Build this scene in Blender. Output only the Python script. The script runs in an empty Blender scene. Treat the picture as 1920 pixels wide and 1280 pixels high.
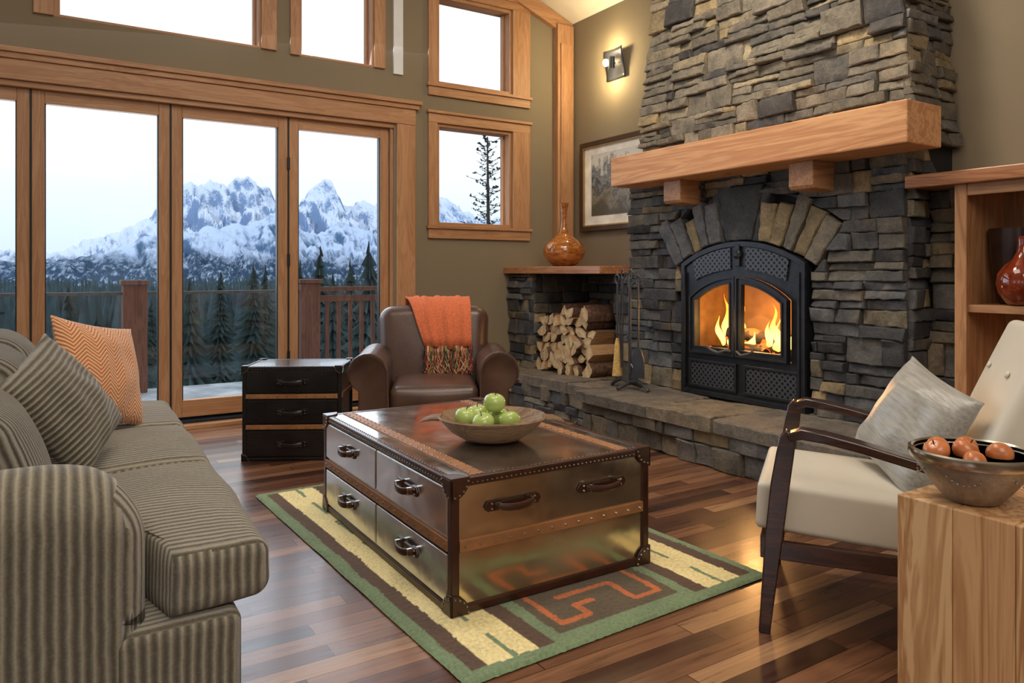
import bpy, math, random
from math import sin, cos, pi, radians, sqrt, tan, atan2, floor
from mathutils import Vector, Matrix, noise, Euler
random.seed(7)
sc = bpy.context.scene
sc.view_settings.view_transform = 'Standard'
COL = sc.collection

def C(h):
    h = h.lstrip('#'); o = []
    for i in (0, 2, 4):
        c = int(h[i:i+2], 16)/255
        o.append(c/12.92 if c <= .04045 else ((c+.055)/1.055)**2.4)
    return tuple(o)+(1.0,)

# ---------------------------------------------------------------- builder
class B:
    def __init__(s): s.v = []; s.f = []; s.c = []; s.m = []
    def add(s, vs, fs, col=None, mi=0, M=None):
        n = len(s.v)
        if M is not None: vs = [M @ Vector(p) for p in vs]
        s.v += [tuple(p) for p in vs]
        for f in fs:
            s.f.append([i+n for i in f]); s.c.append(col); s.m.append(mi)
        return s
    def box(s, x0, x1, y0, y1, z0, z1, col=None, mi=0, M=None):
        vs = [(x, y, z) for z in (z0, z1) for y in (y0, y1) for x in (x0, x1)]
        fs = [(0, 2, 3, 1), (4, 5, 7, 6), (0, 1, 5, 4), (2, 6, 7, 3), (0, 4, 6, 2), (1, 3, 7, 5)]
        return s.add(vs, fs, col, mi, M)
    def lathe(s, prof, seg=32, cx=0, cy=0, cz=0, mi=0, M=None, col=None, sx=1, sy=1):
        vs = []; fs = []
        for r, z in prof:
            for i in range(seg):
                a = 2*pi*i/seg
                vs.append((cx+r*cos(a)*sx, cy+r*sin(a)*sy, cz+z))
        for j in range(len(prof)-1):
            for i in range(seg):
                k = (i+1) % seg
                fs.append((j*seg+i, j*seg+k, (j+1)*seg+k, (j+1)*seg+i))
        if prof[0][0] > 1e-4: fs.append(tuple(range(seg))[::-1])
        if prof[-1][0] > 1e-4: fs.append(tuple((len(prof)-1)*seg+i for i in range(seg)))
        return s.add(vs, fs, col, mi, M)
    def tube(s, pts, r, seg=8, up=(0, 0, 1), fx=1, fy=1, mi=0, M=None, col=None):
        pts = [Vector(p) for p in pts]; n = len(pts)
        rs = r if isinstance(r, (list, tuple)) else [r]*n
        vs = []; fs = []
        for i, p in enumerate(pts):
            t = (pts[min(i+1, n-1)]-pts[max(i-1, 0)]).normalized()
            u = Vector(up)
            if abs(t.dot(u)) > .97: u = Vector((1, 0, 0)) if abs(t.x) < .9 else Vector((0, 1, 0))
            a = t.cross(u).normalized(); b = a.cross(t).normalized()
            for k in range(seg):
                an = 2*pi*k/seg+pi/seg
                vs.append(p+a*cos(an)*rs[i]*fx+b*sin(an)*rs[i]*fy)
        for i in range(n-1):
            for k in range(seg):
                q = (k+1) % seg
                fs.append((i*seg+k, i*seg+q, (i+1)*seg+q, (i+1)*seg+k))
        fs.append(tuple(range(seg))[::-1]); fs.append(tuple((n-1)*seg+k for k in range(seg)))
        return s.add(vs, fs, col, mi, M)
    def prism(s, poly, plane, a0, a1, mi=0, M=None, col=None):
        def P(p, a):
            if plane == 'yz': return (a, p[0], p[1])
            if plane == 'xz': return (p[0], a, p[1])
            return (p[0], p[1], a)
        n = len(poly)
        vs = [P(p, a0) for p in poly]+[P(p, a1) for p in poly]
        fs = [tuple(range(n))[::-1], tuple(range(n, 2*n))]
        fs += [(i, (i+1) % n, n+(i+1) % n, n+i) for i in range(n)]
        return s.add(vs, fs, col, mi, M)
    def rbox(s, c, h, r, n=3, mid=6, puff=(0, 0, 0), M=None, mi=0, nz=0, fn=None):
        def ax(hh):
            k = hh-r
            L = [-k-r*tan(pi/4*i/n) for i in range(n, 0, -1)]
            L += [-k+2*k*i/mid for i in range(mid+1)]
            L += [k+r*tan(pi/4*i/n) for i in range(1, n+1)]
            return L
        A = [ax(h[0]), ax(h[1]), ax(h[2])]; m = len(A[0])-1
        idx = {}; vs = []; fs = []
        def vid(i, j, k):
            if (i, j, k) in idx: return idx[(i, j, k)]
            p = Vector((A[0][i], A[1][j], A[2][k]))
            q = Vector([max(-(h[t]-r), min(h[t]-r, p[t])) for t in range(3)])
            d = p-q
            if d.length > 1e-9: q = q+d.normalized()*r
            x, y, z = q.x/h[0], q.y/h[1], q.z/h[2]
            w = Vector((x*(1-y*y)*(1-z*z)*puff[0], y*(1-x*x)*(1-z*z)*puff[1], z*(1-x*x)*(1-y*y)*puff[2]))
            q = q+w
            if fn: q = Vector(fn(q))
            q = q+Vector(c)
            if nz: q = q+noise.noise_vector(q*5)*nz
            idx[(i, j, k)] = len(vs); vs.append(q); return idx[(i, j, k)]
        for a in range(m):
            for b in range(m):
                fs.append((vid(a, b, 0), vid(a, b+1, 0), vid(a+1, b+1, 0), vid(a+1, b, 0)))
                fs.append((vid(a, b, m), vid(a+1, b, m), vid(a+1, b+1, m), vid(a, b+1, m)))
                fs.append((vid(a, 0, b), vid(a+1, 0, b), vid(a+1, 0, b+1), vid(a, 0, b+1)))
                fs.append((vid(a, m, b), vid(a, m, b+1), vid(a+1, m, b+1), vid(a+1, m, b)))
                fs.append((vid(0, a, b), vid(0, a, b+1), vid(0, a+1, b+1), vid(0, a+1, b)))
                fs.append((vid(m, a, b), vid(m, a+1, b), vid(m, a+1, b+1), vid(m, a, b+1)))
        return s.add(vs, fs, None, mi, M)
    def ball(s, c, r, mi=0, seg=8, sc=(1, 1, 1), M=None, rings=5):
        pr = [(r*sin(pi*i/rings), -r*cos(pi*i/rings)*sc[2]) for i in range(rings+1)]
        pr[0] = (0.00005, pr[0][1]); pr[-1] = (0.00005, pr[-1][1])
        return s.lathe(pr, seg, c[0], c[1], c[2], mi, M, None, sc[0], sc[1])

def obj(b, name, mats, parent=None, smooth=True, bev=0, loc=(0, 0, 0), rot=(0, 0, 0), label=None, cat=None,
        kind=None, group=None, cord=None, ang=38, recalc=True, sub=0):
    me = bpy.data.meshes.new(name)
    me.from_pydata(b.v, [], b.f); me.update()
    if recalc:
        import bmesh
        bm = bmesh.new(); bm.from_mesh(me); bmesh.ops.recalc_face_normals(bm, faces=bm.faces); bm.to_mesh(me); bm.free()
    if not isinstance(mats, (list, tuple)): mats = [mats]
    for m in mats: me.materials.append(m)
    me.polygons.foreach_set('material_index', b.m)
    if any(c is not None for c in b.c):
        at = me.color_attributes.new('Col', 'FLOAT_COLOR', 'CORNER')
        d = []
        for p in me.polygons:
            c = b.c[p.index] or (1, 1, 1, 1)
            d += list(c)*p.loop_total
        at.data.foreach_set('color', d)
    if cord:
        uv = me.uv_layers.new(name='UVMap'); d = []
        off = (b.v[0][1]*.37+b.v[0][2]*.11) % .05
        for p in me.polygons:
            n = p.normal
            a = max(range(3), key=lambda t: abs(n[t]))
            for li in p.loop_indices:
                co = me.vertices[me.loops[li].vertex_index].co
                if cord == 'seat': q = co.x if a == 1 else co.y
                elif cord == 'x': q = co.y if a == 0 else co.x
                elif cord == 'y': q = co.y
                else: q = co.x
                d += [q+off, co.z]
        uv.data.foreach_set('uv', d)
    me.polygons.foreach_set('use_smooth', [smooth]*len(me.polygons))
    if smooth: me.set_sharp_from_angle(angle=radians(ang))
    o = bpy.data.objects.new(name, me); COL.objects.link(o)
    o.location = loc; o.rotation_euler = rot
    if parent: o.parent = parent
    if bev:
        m = o.modifiers.new('bevel', 'BEVEL'); m.width = bev; m.segments = 2; m.limit_method = 'ANGLE'; m.angle_limit = radians(40)
    if sub:
        m = o.modifiers.new('sub', 'SUBSURF'); m.levels = sub; m.render_levels = sub
    if label: o['label'] = label
    if cat: o['category'] = cat
    if kind: o['kind'] = kind
    if group: o['group'] = group
    return o

def empty(name, loc, rotz=0, label=None, cat=None, group=None):
    o = bpy.data.objects.new(name, None); COL.objects.link(o)
    o.location = loc; o.rotation_euler = (0, 0, rotz); o.empty_display_size = .1
    if label: o['label'] = label
    if cat: o['category'] = cat
    if group: o['group'] = group
    return o

def copy_thing(src, name=None):
    n = src.copy(); COL.objects.link(n)
    for ch in src.children:
        k = copy_thing(ch); k.parent = n
    return n

# ---------------------------------------------------------------- materials
class MT:
    def __init__(s, name):
        s.m = bpy.data.materials.new(name); s.m.use_nodes = True
        s.t = s.m.node_tree; s.b = s.t.nodes['Principled BSDF']; s.out = s.t.nodes['Material Output']
    def n(s, typ, **k):
        x = s.t.nodes.new(typ)
        for a, v in k.items():
            if a.startswith('i_'):
                key = a[2:]
                key = int(key) if key.isdigit() else key.replace('_', ' ')
                s.set(x.inputs[key], v)
            else: setattr(x, a, v)
        return x
    def set(s, inp, v):
        if isinstance(v, bpy.types.NodeSocket): s.t.links.new(v, inp)
        elif isinstance(v, bpy.types.Node): s.t.links.new(v.outputs[0], inp)
        else: inp.default_value = v
    def math(s, op, a, b=0, c=0):
        x = s.t.nodes.new('ShaderNodeMath'); x.operation = op
        s.set(x.inputs[0], a); s.set(x.inputs[1], b); s.set(x.inputs[2], c)
        return x.outputs[0]
    def ramp(s, fac, stops, interp='LINEAR'):
        x = s.t.nodes.new('ShaderNodeValToRGB'); s.set(x.inputs[0], fac)
        r = x.color_ramp; r.interpolation = interp
        while len(r.elements) < len(stops): r.elements.new(.5)
        for e, (p, c) in zip(r.elements, stops): e.position = p; e.color = c
        return x.outputs[0]
    def mix(s, f, a, b, typ='MIX'):
        x = s.t.nodes.new('ShaderNodeMix'); x.data_type = 'RGBA'; x.blend_type = typ
        s.set(x.inputs[0], f); s.set(x.inputs[6], a); s.set(x.inputs[7], b)
        return x.outputs[2]
    def coord(s, scale=(1, 1, 1), out='Object'):
        tc = s.t.nodes.new('ShaderNodeTexCoord'); mp = s.t.nodes.new('ShaderNodeMapping')
        s.t.links.new(tc.outputs[out], mp.inputs[0]); mp.inputs['Scale'].default_value = scale
        return mp.outputs[0]
    def noise(s, vec, scale=5, detail=4, rough=.5, dist=0):
        x = s.t.nodes.new('ShaderNodeTexNoise'); s.set(x.inputs['Vector'], vec)
        x.inputs['Scale'].default_value = scale; x.inputs['Detail'].default_value = detail
        x.inputs['Roughness'].default_value = rough; x.inputs['Distortion'].default_value = dist
        return x.outputs[0]
    def bump(s, h, strength=.3, dist=.01):
        x = s.t.nodes.new('ShaderNodeBump'); s.set(x.inputs['Height'], h)
        x.inputs['Strength'].default_value = strength; x.inputs['Distance'].default_value = dist
        s.t.links.new(x.outputs[0], s.b.inputs['Normal'])
    def P(s, **k):
        for a, v in k.items(): s.set(s.b.inputs[a.replace('_', ' ')], v)
        return s

def simple(name, col, rough=.5, metal=0, var=.15, scale=8, bump=0, coat=0, bscale=60):
    m = MT(name); v = m.coord()
    c = C(col) if isinstance(col, str) else col
    d = tuple(x*(1-var) for x in c[:3])+(1,); e = tuple(min(1, x*(1+var)) for x in c[:3])+(1,)
    m.P(Base_Color=m.ramp(m.noise(v, scale), [(.3, d), (.7, e)]), Roughness=rough, Metallic=metal, Coat_Weight=coat)
    if bump: m.bump(m.noise(v, bscale, 3), bump, .004)
    return m.m

def wood(name, c1, c2, axis='x', sc=1.0, rough=.45, knots=False, coat=0.0, contrast=(.3, .7), band=.15):
    m = MT(name)
    st = {'x': (.7, 9, 9), 'y': (9, .7, 9), 'z': (9, 9, .7)}[axis]
    v = m.coord(tuple(a*sc for a in st))
    n1 = m.noise(v, 1.2, 5, .6, .8)
    st2 = tuple(a*5 for a in st); v2 = m.coord(tuple(a*sc for a in st2))
    n2 = m.noise(v2, 3, 2, .5)
    f = m.math('ADD', m.math('MULTIPLY', n1, .75), m.math('MULTIPLY', n2, .25))
    bands = m.math('ADD', m.math('MULTIPLY', m.math('SINE', m.math('MULTIPLY', n1, 48.0)), band), f)
    col = m.ramp(bands, [(contrast[0], C(c2)), (contrast[1], C(c1))])
    if knots:
        vk = m.coord((1.6, 1.6, 1.6)); vo = m.n('ShaderNodeTexVoronoi', i_Vector=vk, i_Scale=1.7)
        k = m.ramp(vo.outputs['Distance'], [(.035, (1, 1, 1, 1)), (.09, (0, 0, 0, 1))])
        col = m.mix(k, col, C('#5a2f14'))
    m.P(Base_Color=col, Roughness=rough, Coat_Weight=coat, Coat_Roughness=.2)
    m.bump(n2, .12, .003)
    return m.m

fir = {a: wood('fir_'+a, '#bd9069', '#9f7049', a, 1.0, .5, band=.10) for a in 'xyz'}
mantelw = wood('mantel_fir', '#d9a472', '#ba7f53', 'y', .6, .55, knots=True)
shelfw = wood('shelf_fir', '#b98259', '#8f5a39', 'y', 1, .35, coat=.3)
casew = wood('bookcase_wood', '#be8b5e', '#9d6c46', 'z', .8, .45)
blockw = wood('fir_block', '#e0b888', '#b07e50', 'z', .7, .5, knots=True, contrast=(.25, .68), band=.2)
darkw = wood('espresso_wood', '#43241a', '#25120d', 'y', 1, .25, coat=.5)
bowlw = wood('weathered_wood', '#94795c', '#6b5038', 'x', 1.5, .65)
cedar = wood('cedar_deck_wood', '#7a5242', '#5f3c2f', 'z', 1, .7)

m = MT('wall_paint'); v = m.coord()
m.P(Base_Color=m.ramp(m.noise(v, 1.3), [(.3, C('#80735d')), (.7, C('#877a63'))]), Roughness=.85); m.bump(m.noise(v, 220, 2), .08, .002); paint = m.m
pale = simple('pale_bounce_wall_paint', '#b8ad95', .85, var=.04)  # for unseen walls, made pale to brighten reflections in the trunk metal
ceil_m = simple('ceiling_paint', '#ece6da', .9, var=.03)
white_m = simple('white_paint', '#dfe3e6', .8, var=.03)

# floor
m = MT('walnut_planks'); tc = m.n('ShaderNodeTexCoord'); sp = m.n('ShaderNodeSeparateXYZ', i_0=tc.outputs['Object'])
row = m.math('FLOOR', m.math('DIVIDE', sp.outputs[1], .083))
wn = m.n('ShaderNodeTexWhiteNoise', noise_dimensions='1D', i_W=row)
xs = m.math('ADD', m.math('DIVIDE', sp.outputs[0], .95), m.math('MULTIPLY', wn.outputs[0], 13.0))
ix = m.math('FLOOR', xs)
cb = m.n('ShaderNodeCombineXYZ', i_0=ix, i_1=row)
wn2 = m.n('ShaderNodeTexWhiteNoise', noise_dimensions='3D', i_Vector=cb.outputs[0])
base = m.ramp(wn2.outputs[0], [(0, C('#3f281e')), (.35, C('#654231')), (.65, C('#7d563f')), (.9, C('#997051')), (1, C('#b18c69'))])
cb2 = m.n('ShaderNodeCombineXYZ', i_0=m.math('MULTIPLY', sp.outputs[0], 1.0), i_1=m.math('MULTIPLY', sp.outputs[1], 14.0), i_2=m.math('MULTIPLY', wn2.outputs[0], 30.0))
g = m.noise(cb2.outputs[0], 2.2, 6, .62, .9)
col = m.mix(.75, base, m.ramp(g, [(.3, (.35, .3, .28, 1)), (.7, (1.3, 1.24, 1.18, 1))]), 'MULTIPLY')
fy = m.math('FRACT', m.math('DIVIDE', sp.outputs[1], .083)); fx = m.math('FRACT', xs)
ed = m.math('MAXIMUM', m.math('LESS_THAN', fy, .03), m.math('LESS_THAN', fx, .004))
col = m.mix(ed, col, C('#1d0f07'))
m.P(Base_Color=col, Roughness=m.ramp(g, [(.3, (.25,)*3+(1,)), (.7, (.38,)*3+(1,))]), Coat_Weight=.3, Coat_Roughness=.18)
m.bump(m.math('SUBTRACT', g, m.math('MULTIPLY', ed, 2.0)), .12, .002); floor_m = m.m

def stone_mat(name):
    m = MT(name); at = m.n('ShaderNodeAttribute', attribute_name='Col'); v = m.coord()
    n1 = m.noise(v, 8, 7, .68); n2 = m.noise(v, 50, 6, .75); n3 = m.noise(v, 3.5, 4, .6)
    col = m.mix(.9, at.outputs['Color'], m.ramp(n1, [(.32, (.58, .59, .62, 1)), (.68, (1.55, 1.48, 1.38, 1))]), 'MULTIPLY')
    col = m.mix(.6, col, m.ramp(n2, [(.3, (.5, .5, .5, 1)), (.72, (1.65, 1.65, 1.65, 1))]), 'MULTIPLY')
    rust = m.ramp(m.math('MULTIPLY', n1, n3), [(.30, (0, 0, 0, 1)), (.42, (.3, .3, .3, 1))])
    col = m.mix(rust, col, C('#8a6e4c'))
    m.P(Base_Color=col, Roughness=.7, Specular_IOR_Level=.5)
    m.bump(m.math('ADD', m.math('MULTIPLY', n1, .8), m.math('MULTIPLY', n2, .6)), .95, .014); return m.m
stone = stone_mat('ledge_stone')
mortar = simple('dark_mortar', '#1d1b1a', .95)

def cordm(name, light, dark, period=.0235):
    m = MT(name); tc = m.n('ShaderNodeTexCoord'); sp = m.n('ShaderNodeSeparateXYZ', i_0=tc.outputs['UV'])
    nz = m.noise(m.coord(), 9, 3)
    x = m.math('ADD', m.math('DIVIDE', sp.outputs[0], period), m.math('MULTIPLY', nz, .5))
    s0 = m.math('SINE', m.math('MULTIPLY', x, pi)); sn = m.math('MULTIPLY', s0, s0)
    nf = m.noise(m.coord(), 150, 2); big = m.noise(m.coord(), 3, 3)
    L = C(light)
    f = m.math('ADD', m.math('ADD', sn, m.math('MULTIPLY', m.math('SUBTRACT', nf, .5), .7)), m.math('MULTIPLY', m.math('SUBTRACT', big, .5), .5))
    c = m.ramp(f, [(.0, C(dark)), (.75, L), (1, tuple(min(1, q*1.25) for q in L))])  # shade in the grooves between wales is painted into the colour
    m.P(Base_Color=c, Roughness=.95, Sheen_Weight=.3); m.bump(sn, .9, .009); return m.m
cord = cordm('sofa_corduroy', '#928b79', '#5a5346', .025)
cord2 = cordm('pillow_corduroy', '#868070', '#4c463a', .019)
cord3 = cordm('back_corduroy', '#767060', '#433c32', .022)

m = MT('herringbone_weave'); tc = m.n('ShaderNodeTexCoord'); sp = m.n('ShaderNodeSeparateXYZ', i_0=tc.outputs['Object'])
zz = m.math('ABSOLUTE', m.math('SUBTRACT', m.math('FRACT', m.math('DIVIDE', sp.outputs[0], .092)), .5))
q = m.math('ADD', m.math('DIVIDE', sp.outputs[1], .0175), m.math('MULTIPLY', zz, 5.2))
sn = m.math('SINE', m.math('MULTIPLY', q, 2*pi))
m.P(Base_Color=m.ramp(m.math('MULTIPLY_ADD', sn, .5, .5), [(.46, C('#c66f36')), (.66, C('#e3c29c'))]), Roughness=.9, Sheen_Weight=.3)
m.bump(sn, .4, .003); herring = m.m

m = MT('brown_leather'); v = m.coord(); n1 = m.noise(v, 4, 4); vo = m.n('ShaderNodeTexVoronoi', i_Vector=v, i_Scale=170.0)
m.P(Base_Color=m.ramp(n1, [(.3, C('#432e27')), (.7, C('#5f4539'))]), Roughness=.33, Coat_Weight=.2, Coat_Roughness=.3)
m.bump(m.math('ADD', vo.outputs[0], m.math('MULTIPLY', n1, 3.0)), .15, .004); leather = m.m
dleather = simple('dark_trim_leather', '#3d2014', .35, var=.35, scale=12, bump=.2, coat=.2)
bleather = simple('black_trim_leather', '#151213', .35, var=.35, scale=12, bump=.2, coat=.2)
tan_m = simple('tan_strap_leather', '#9c6a42', .5, var=.2, scale=14, bump=.15)
steel = simple('stud_nickel', '#cfc8bc', .2, 1.0, var=.05)
m = MT('black_croc_leather'); v = m.coord(); vo = m.n('ShaderNodeTexVoronoi', i_Vector=v, i_Scale=60.0, feature='DISTANCE_TO_EDGE')
m.P(Base_Color=m.ramp(m.noise(v, 6), [(.3, C('#0e0e10')), (.7, C('#211f20'))]), Roughness=.24, Coat_Weight=.35)
m.bump(m.ramp(vo.outputs[0], [(0, (0, 0, 0, 1)), (.12, (1, 1, 1, 1))]), .2, .002); croc = m.m
def metalm(name, c1, c2):
    m = MT(name); v = m.coord(); n1 = m.noise(v, 5, 5, .6, .5); n2 = m.noise(v, 2.3, 3)
    m.P(Base_Color=m.ramp(n2, [(.3, C(c1)), (.7, C(c2))]), Metallic=.96, Roughness=m.ramp(n1, [(.35, (.12,)*3+(1,)), (.7, (.28,)*3+(1,))]))
    m.bump(m.noise(v, 3.0, 3), .2, .03); return m.m
metal = metalm('aged_brassy_metal', '#c4b596', '#eadfc8')
silver = metalm('polished_sheet_steel', '#c2c1c0', '#ecebea')
m = MT('trunk_top_metal'); v = m.coord()
m.P(Base_Color=m.ramp(m.noise(v, 6, 5), [(.3, C('#aaa5a0')), (.7, C('#d8d3cd'))]), Metallic=.96, Roughness=m.ramp(m.noise(v, 9, 6, .65), [(.3, (.08,)*3+(1,)), (.7, (.24,)*3+(1,))]))
m.bump(m.noise(v, 14, 4), .05, .006); ttop = m.m
iron = simple('black_iron', '#2f3136', .42, .6, var=.2, scale=20, bump=.15)
ironl = simple('worn_iron_edge', '#5c5e62', .38, .6, var=.2, scale=20)
tooli = simple('tool_iron', '#4c4d52', .35, .5, var=.2, scale=20)
m = MT('lattice_iron'); tc = m.n('ShaderNodeTexCoord'); sp = m.n('ShaderNodeSeparateXYZ', i_0=tc.outputs['Object'])
a = m.math('FRACT', m.math('DIVIDE', m.math('ADD', sp.outputs[1], sp.outputs[2]), .042)); b_ = m.math('FRACT', m.math('DIVIDE', m.math('SUBTRACT', sp.outputs[1], sp.outputs[2]), .042))
k = m.math('MINIMUM', m.math('GREATER_THAN', a, .42), m.math('GREATER_THAN', b_, .42))
m.P(Base_Color=m.mix(k, C('#4a4c54'), C('#050506')), Roughness=.45, Metallic=.4); m.bump(m.math('SUBTRACT', 1.0, k), .8, .006); lattice = m.m
cream = simple('cream_upholstery', '#d7d0c0', .5, var=.05, scale=3, bump=.1)
m = MT('silver_silk'); v = m.coord((6, 60, 60)); n1 = m.noise(v, 1.5, 3)
m.P(Base_Color=m.ramp(n1, [(.3, C('#8b8880')), (.7, C('#aba89f'))]), Roughness=.36, Sheen_Weight=.4); m.bump(n1, .3, .006); silk = m.m
orangew = simple('orange_wool', '#d06f48', .95, var=.2, scale=90, bump=.6)
m = MT('glass_pane'); tr = m.n('ShaderNodeBsdfTransparent'); gl = m.n('ShaderNodeBsdfGlossy', i_Roughness=.02)
mx = m.n('ShaderNodeMixShader', i_0=.015); m.set(mx.inputs[1], tr.outputs[0]); m.set(mx.inputs[2], gl.outputs[0]); m.set(m.out.inputs[0], mx.outputs[0]); glass = m.m
m = MT('deck_glass'); tr = m.n('ShaderNodeBsdfTransparent', i_Color=(.86, .91, .92, 1)); gl = m.n('ShaderNodeBsdfGlossy', i_Roughness=.05)
mx = m.n('ShaderNodeMixShader', i_0=.04); m.set(mx.inputs[1], tr.outputs[0]); m.set(mx.inputs[2], gl.outputs[0]); m.set(m.out.inputs[0], mx.outputs[0]); dglass = m.m
m = MT('amber_glaze'); v = m.coord((1, 1, 3)); n1 = m.noise(v, 7, 5, .6, 1.5)
m.P(Base_Color=m.ramp(n1, [(.35, C('#7c451b')), (.6, C('#b06d30')), (.75, C('#cf9850'))]), Roughness=.1, Coat_Weight=.6); amber = m.m
m = MT('red_amber_glaze'); v = m.coord((1, 1, .5)); n1 = m.noise(v, 11, 5, .6, 1)
m.P(Base_Color=m.ramp(n1, [(.35, C('#5e1d0c')), (.6, C('#8c3517')), (.8, C('#a85a2a'))]), Roughness=.08, Coat_Weight=.8); redamber = m.m
darkcer = simple('dark_ceramic', '#2c1b16', .28, var=.4, scale=9, bump=.1)
apple_m = MT('green_apple'); v = apple_m.coord(); n1 = apple_m.noise(v, 9, 3)
apple_m.P(Base_Color=apple_m.ramp(n1, [(.3, C('#9ab656')), (.7, C('#c5d684'))]), Roughness=.22, Coat_Weight=.3); apple_m = apple_m.m
fruit_m = simple('russet_fruit', '#cb7a48', .28, var=.35, scale=16, coat=.2)
stem_m = simple('stem_brown', '#3b2a16', .8)
m = MT('hammered_bronze'); v = m.coord(); n1 = m.noise(v, 26, 5, .6); n2 = m.noise(v, 6, 5, .7, 1)
m.P(Base_Color=m.ramp(n2, [(.35, C('#8a8074')), (.55, C('#aca294')), (.72, C('#cac3b5'))]), Metallic=.6, Roughness=.34); m.bump(n1, .6, .012); bronze = m.m
silverrim = simple('polished_silver', '#c9c4b8', .2, 1.0)
m = MT('log_end'); v = m.coord()
m.P(Base_Color=m.ramp(m.noise(v, 18, 4), [(.3, C('#b09066')), (.7, C('#dcc094'))]), Roughness=.85); logend = m.m
bark = simple('log_bark', '#65493a', .9, var=.5, scale=30, bump=.8)
split = wood('log_split_wood', '#b8936a', '#98704a', 'x', 1.5, .85)
brick_m = simple('firebrick', '#8c6a42', .9, var=.2, scale=12)
straw = simple('broom_straw', '#c8a868', .9, var=.3, scale=60)

# ---------------------------------------------------------------- camera
cam = bpy.data.cameras.new('camera'); co = bpy.data.objects.new('camera', cam); COL.objects.link(co)
co.location = (0, 0, 1.2); co.rotation_euler = (radians(90), 0, radians(-32.2))
cam.sensor_width = 36; cam.lens = 1380/1920*36; cam.shift_y = -130/1920; cam.clip_end = 5000; cam.clip_start = .05
sc.camera = co

XW, YW = 4.55, 6.10
# ---------------------------------------------------------------- room shell
b = B().box(-3.2, 4.75, -2.7, 6.3, -.12, 0); obj(b, 'floor', floor_m, smooth=False, kind='structure')

def wall_holes(b, x0, x1, z0, z1, holes, y0, y1, swap=False):
    xs = sorted(set([x0, x1]+[h[0] for h in holes]+[h[1] for h in holes]))
    zs = sorted(set([z0, z1]+[h[2] for h in holes]+[h[3] for h in holes]))
    for i in range(len(xs)-1):
        for j in range(len(zs)-1):
            cx = (xs[i]+xs[i+1])/2; cz = (zs[j]+zs[j+1])/2
            if any(h[0] < cx < h[1] and h[2] < cz < h[3] for h in holes): continue
            if swap: b.box(y0, y1, xs[i], xs[i+1], zs[j], zs[j+1])
            else: b.box(xs[i], xs[i+1], y0, y1, zs[j], zs[j+1])
holes = [(-2.0, 2.60, .0, 2.52), (.03, 1.45, 3.0, 4.35), (1.76, 2.41, 2.99, 4.25), (3.02, 3.84, 2.93, 3.76), (3.02, 3.84, 1.63, 2.57)]
b = B(); wall_holes(b, -3.2, 4.75, 0, 3.7, [h if h[3] < 3.7 else (h[0], h[1], h[2], 3.7) for h in holes], YW, YW+.2)
def ceilz(x): return 3.74+.40*(XW-x) if x > 0 else 3.74+.4*XW-.4*(-x)
N_ = 40
hs2 = [(h[0], h[1], 3.7, h[3]) for h in holes if h[3] > 3.7]
xs = sorted(set([-3.2+i*(7.95)/N_ for i in range(N_+1)]+[q for h in hs2 for q in h[:2]]))
for i in range(len(xs)-1):
    a, c = xs[i], xs[i+1]; cx = (a+c)/2; z0 = 3.7
    for h in hs2:
        if h[0] < cx < h[1]: z0 = h[3]
    b.prism([(a, z0), (c, z0), (c, ceilz(c)), (a, ceilz(a))], 'xz', YW, YW+.2)
obj(b, 'wall_north', paint, smooth=False, kind='structure')
b = B().box(XW, XW+.2, -2.7, YW, 0, 3.74); obj(b, 'wall_east', paint, smooth=False, kind='structure')
wh = [(-1.6, -.2, .8, 2.4), (.4, 1.8, .8, 2.4), (2.8, 4.2, .8, 2.4)]  # unseen west windows, added to give the trunk metal bright reflections
b = B(); wall_holes(b, -2.7, YW, 0, 4.3, wh, -3.2, -3, True); obj(b, 'wall_west', pale, smooth=False, kind='structure')
sh = [(.6, 2.2, .9, 2.4)]  # unseen south window, also added for reflections on the metal
b = B(); wall_holes(b, -3, XW, 0, 5.6, sh, -2.7, -2.5); obj(b, 'wall_south', pale, smooth=False, kind='structure')
for i, h in enumerate(wh+sh):
    b = B()
    for (a, c, d, e) in ((h[0], h[1], h[2], h[2]+.05), (h[0], h[1], h[3]-.05, h[3]), (h[0], h[0]+.05, h[2]+.05, h[3]-.05), (h[1]-.05, h[1], h[2]+.05, h[3]-.05), ((h[0]+h[1])/2-.02, (h[0]+h[1])/2+.02, h[2]+.05, h[3]-.05)):
        if i < 3: b.box(-3.12, -3.04, a, c, d, e)
        else: b.box(a, c, -2.62, -2.54, d, e)
    obj(b, 'window_%d' % (i+5), fir['z'], None, False, kind='structure')  # frames of the added out-of-view windows
b = B(); b.prism([(XW+.2, 3.66), (0, 5.56), (-3.2, 4.28), (-3.2, 4.4), (0, 5.68), (XW+.2, 3.78)], 'xz', -2.7, YW+.2)
obj(b, 'ceiling', ceil_m, smooth=False, kind='structure')

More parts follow.
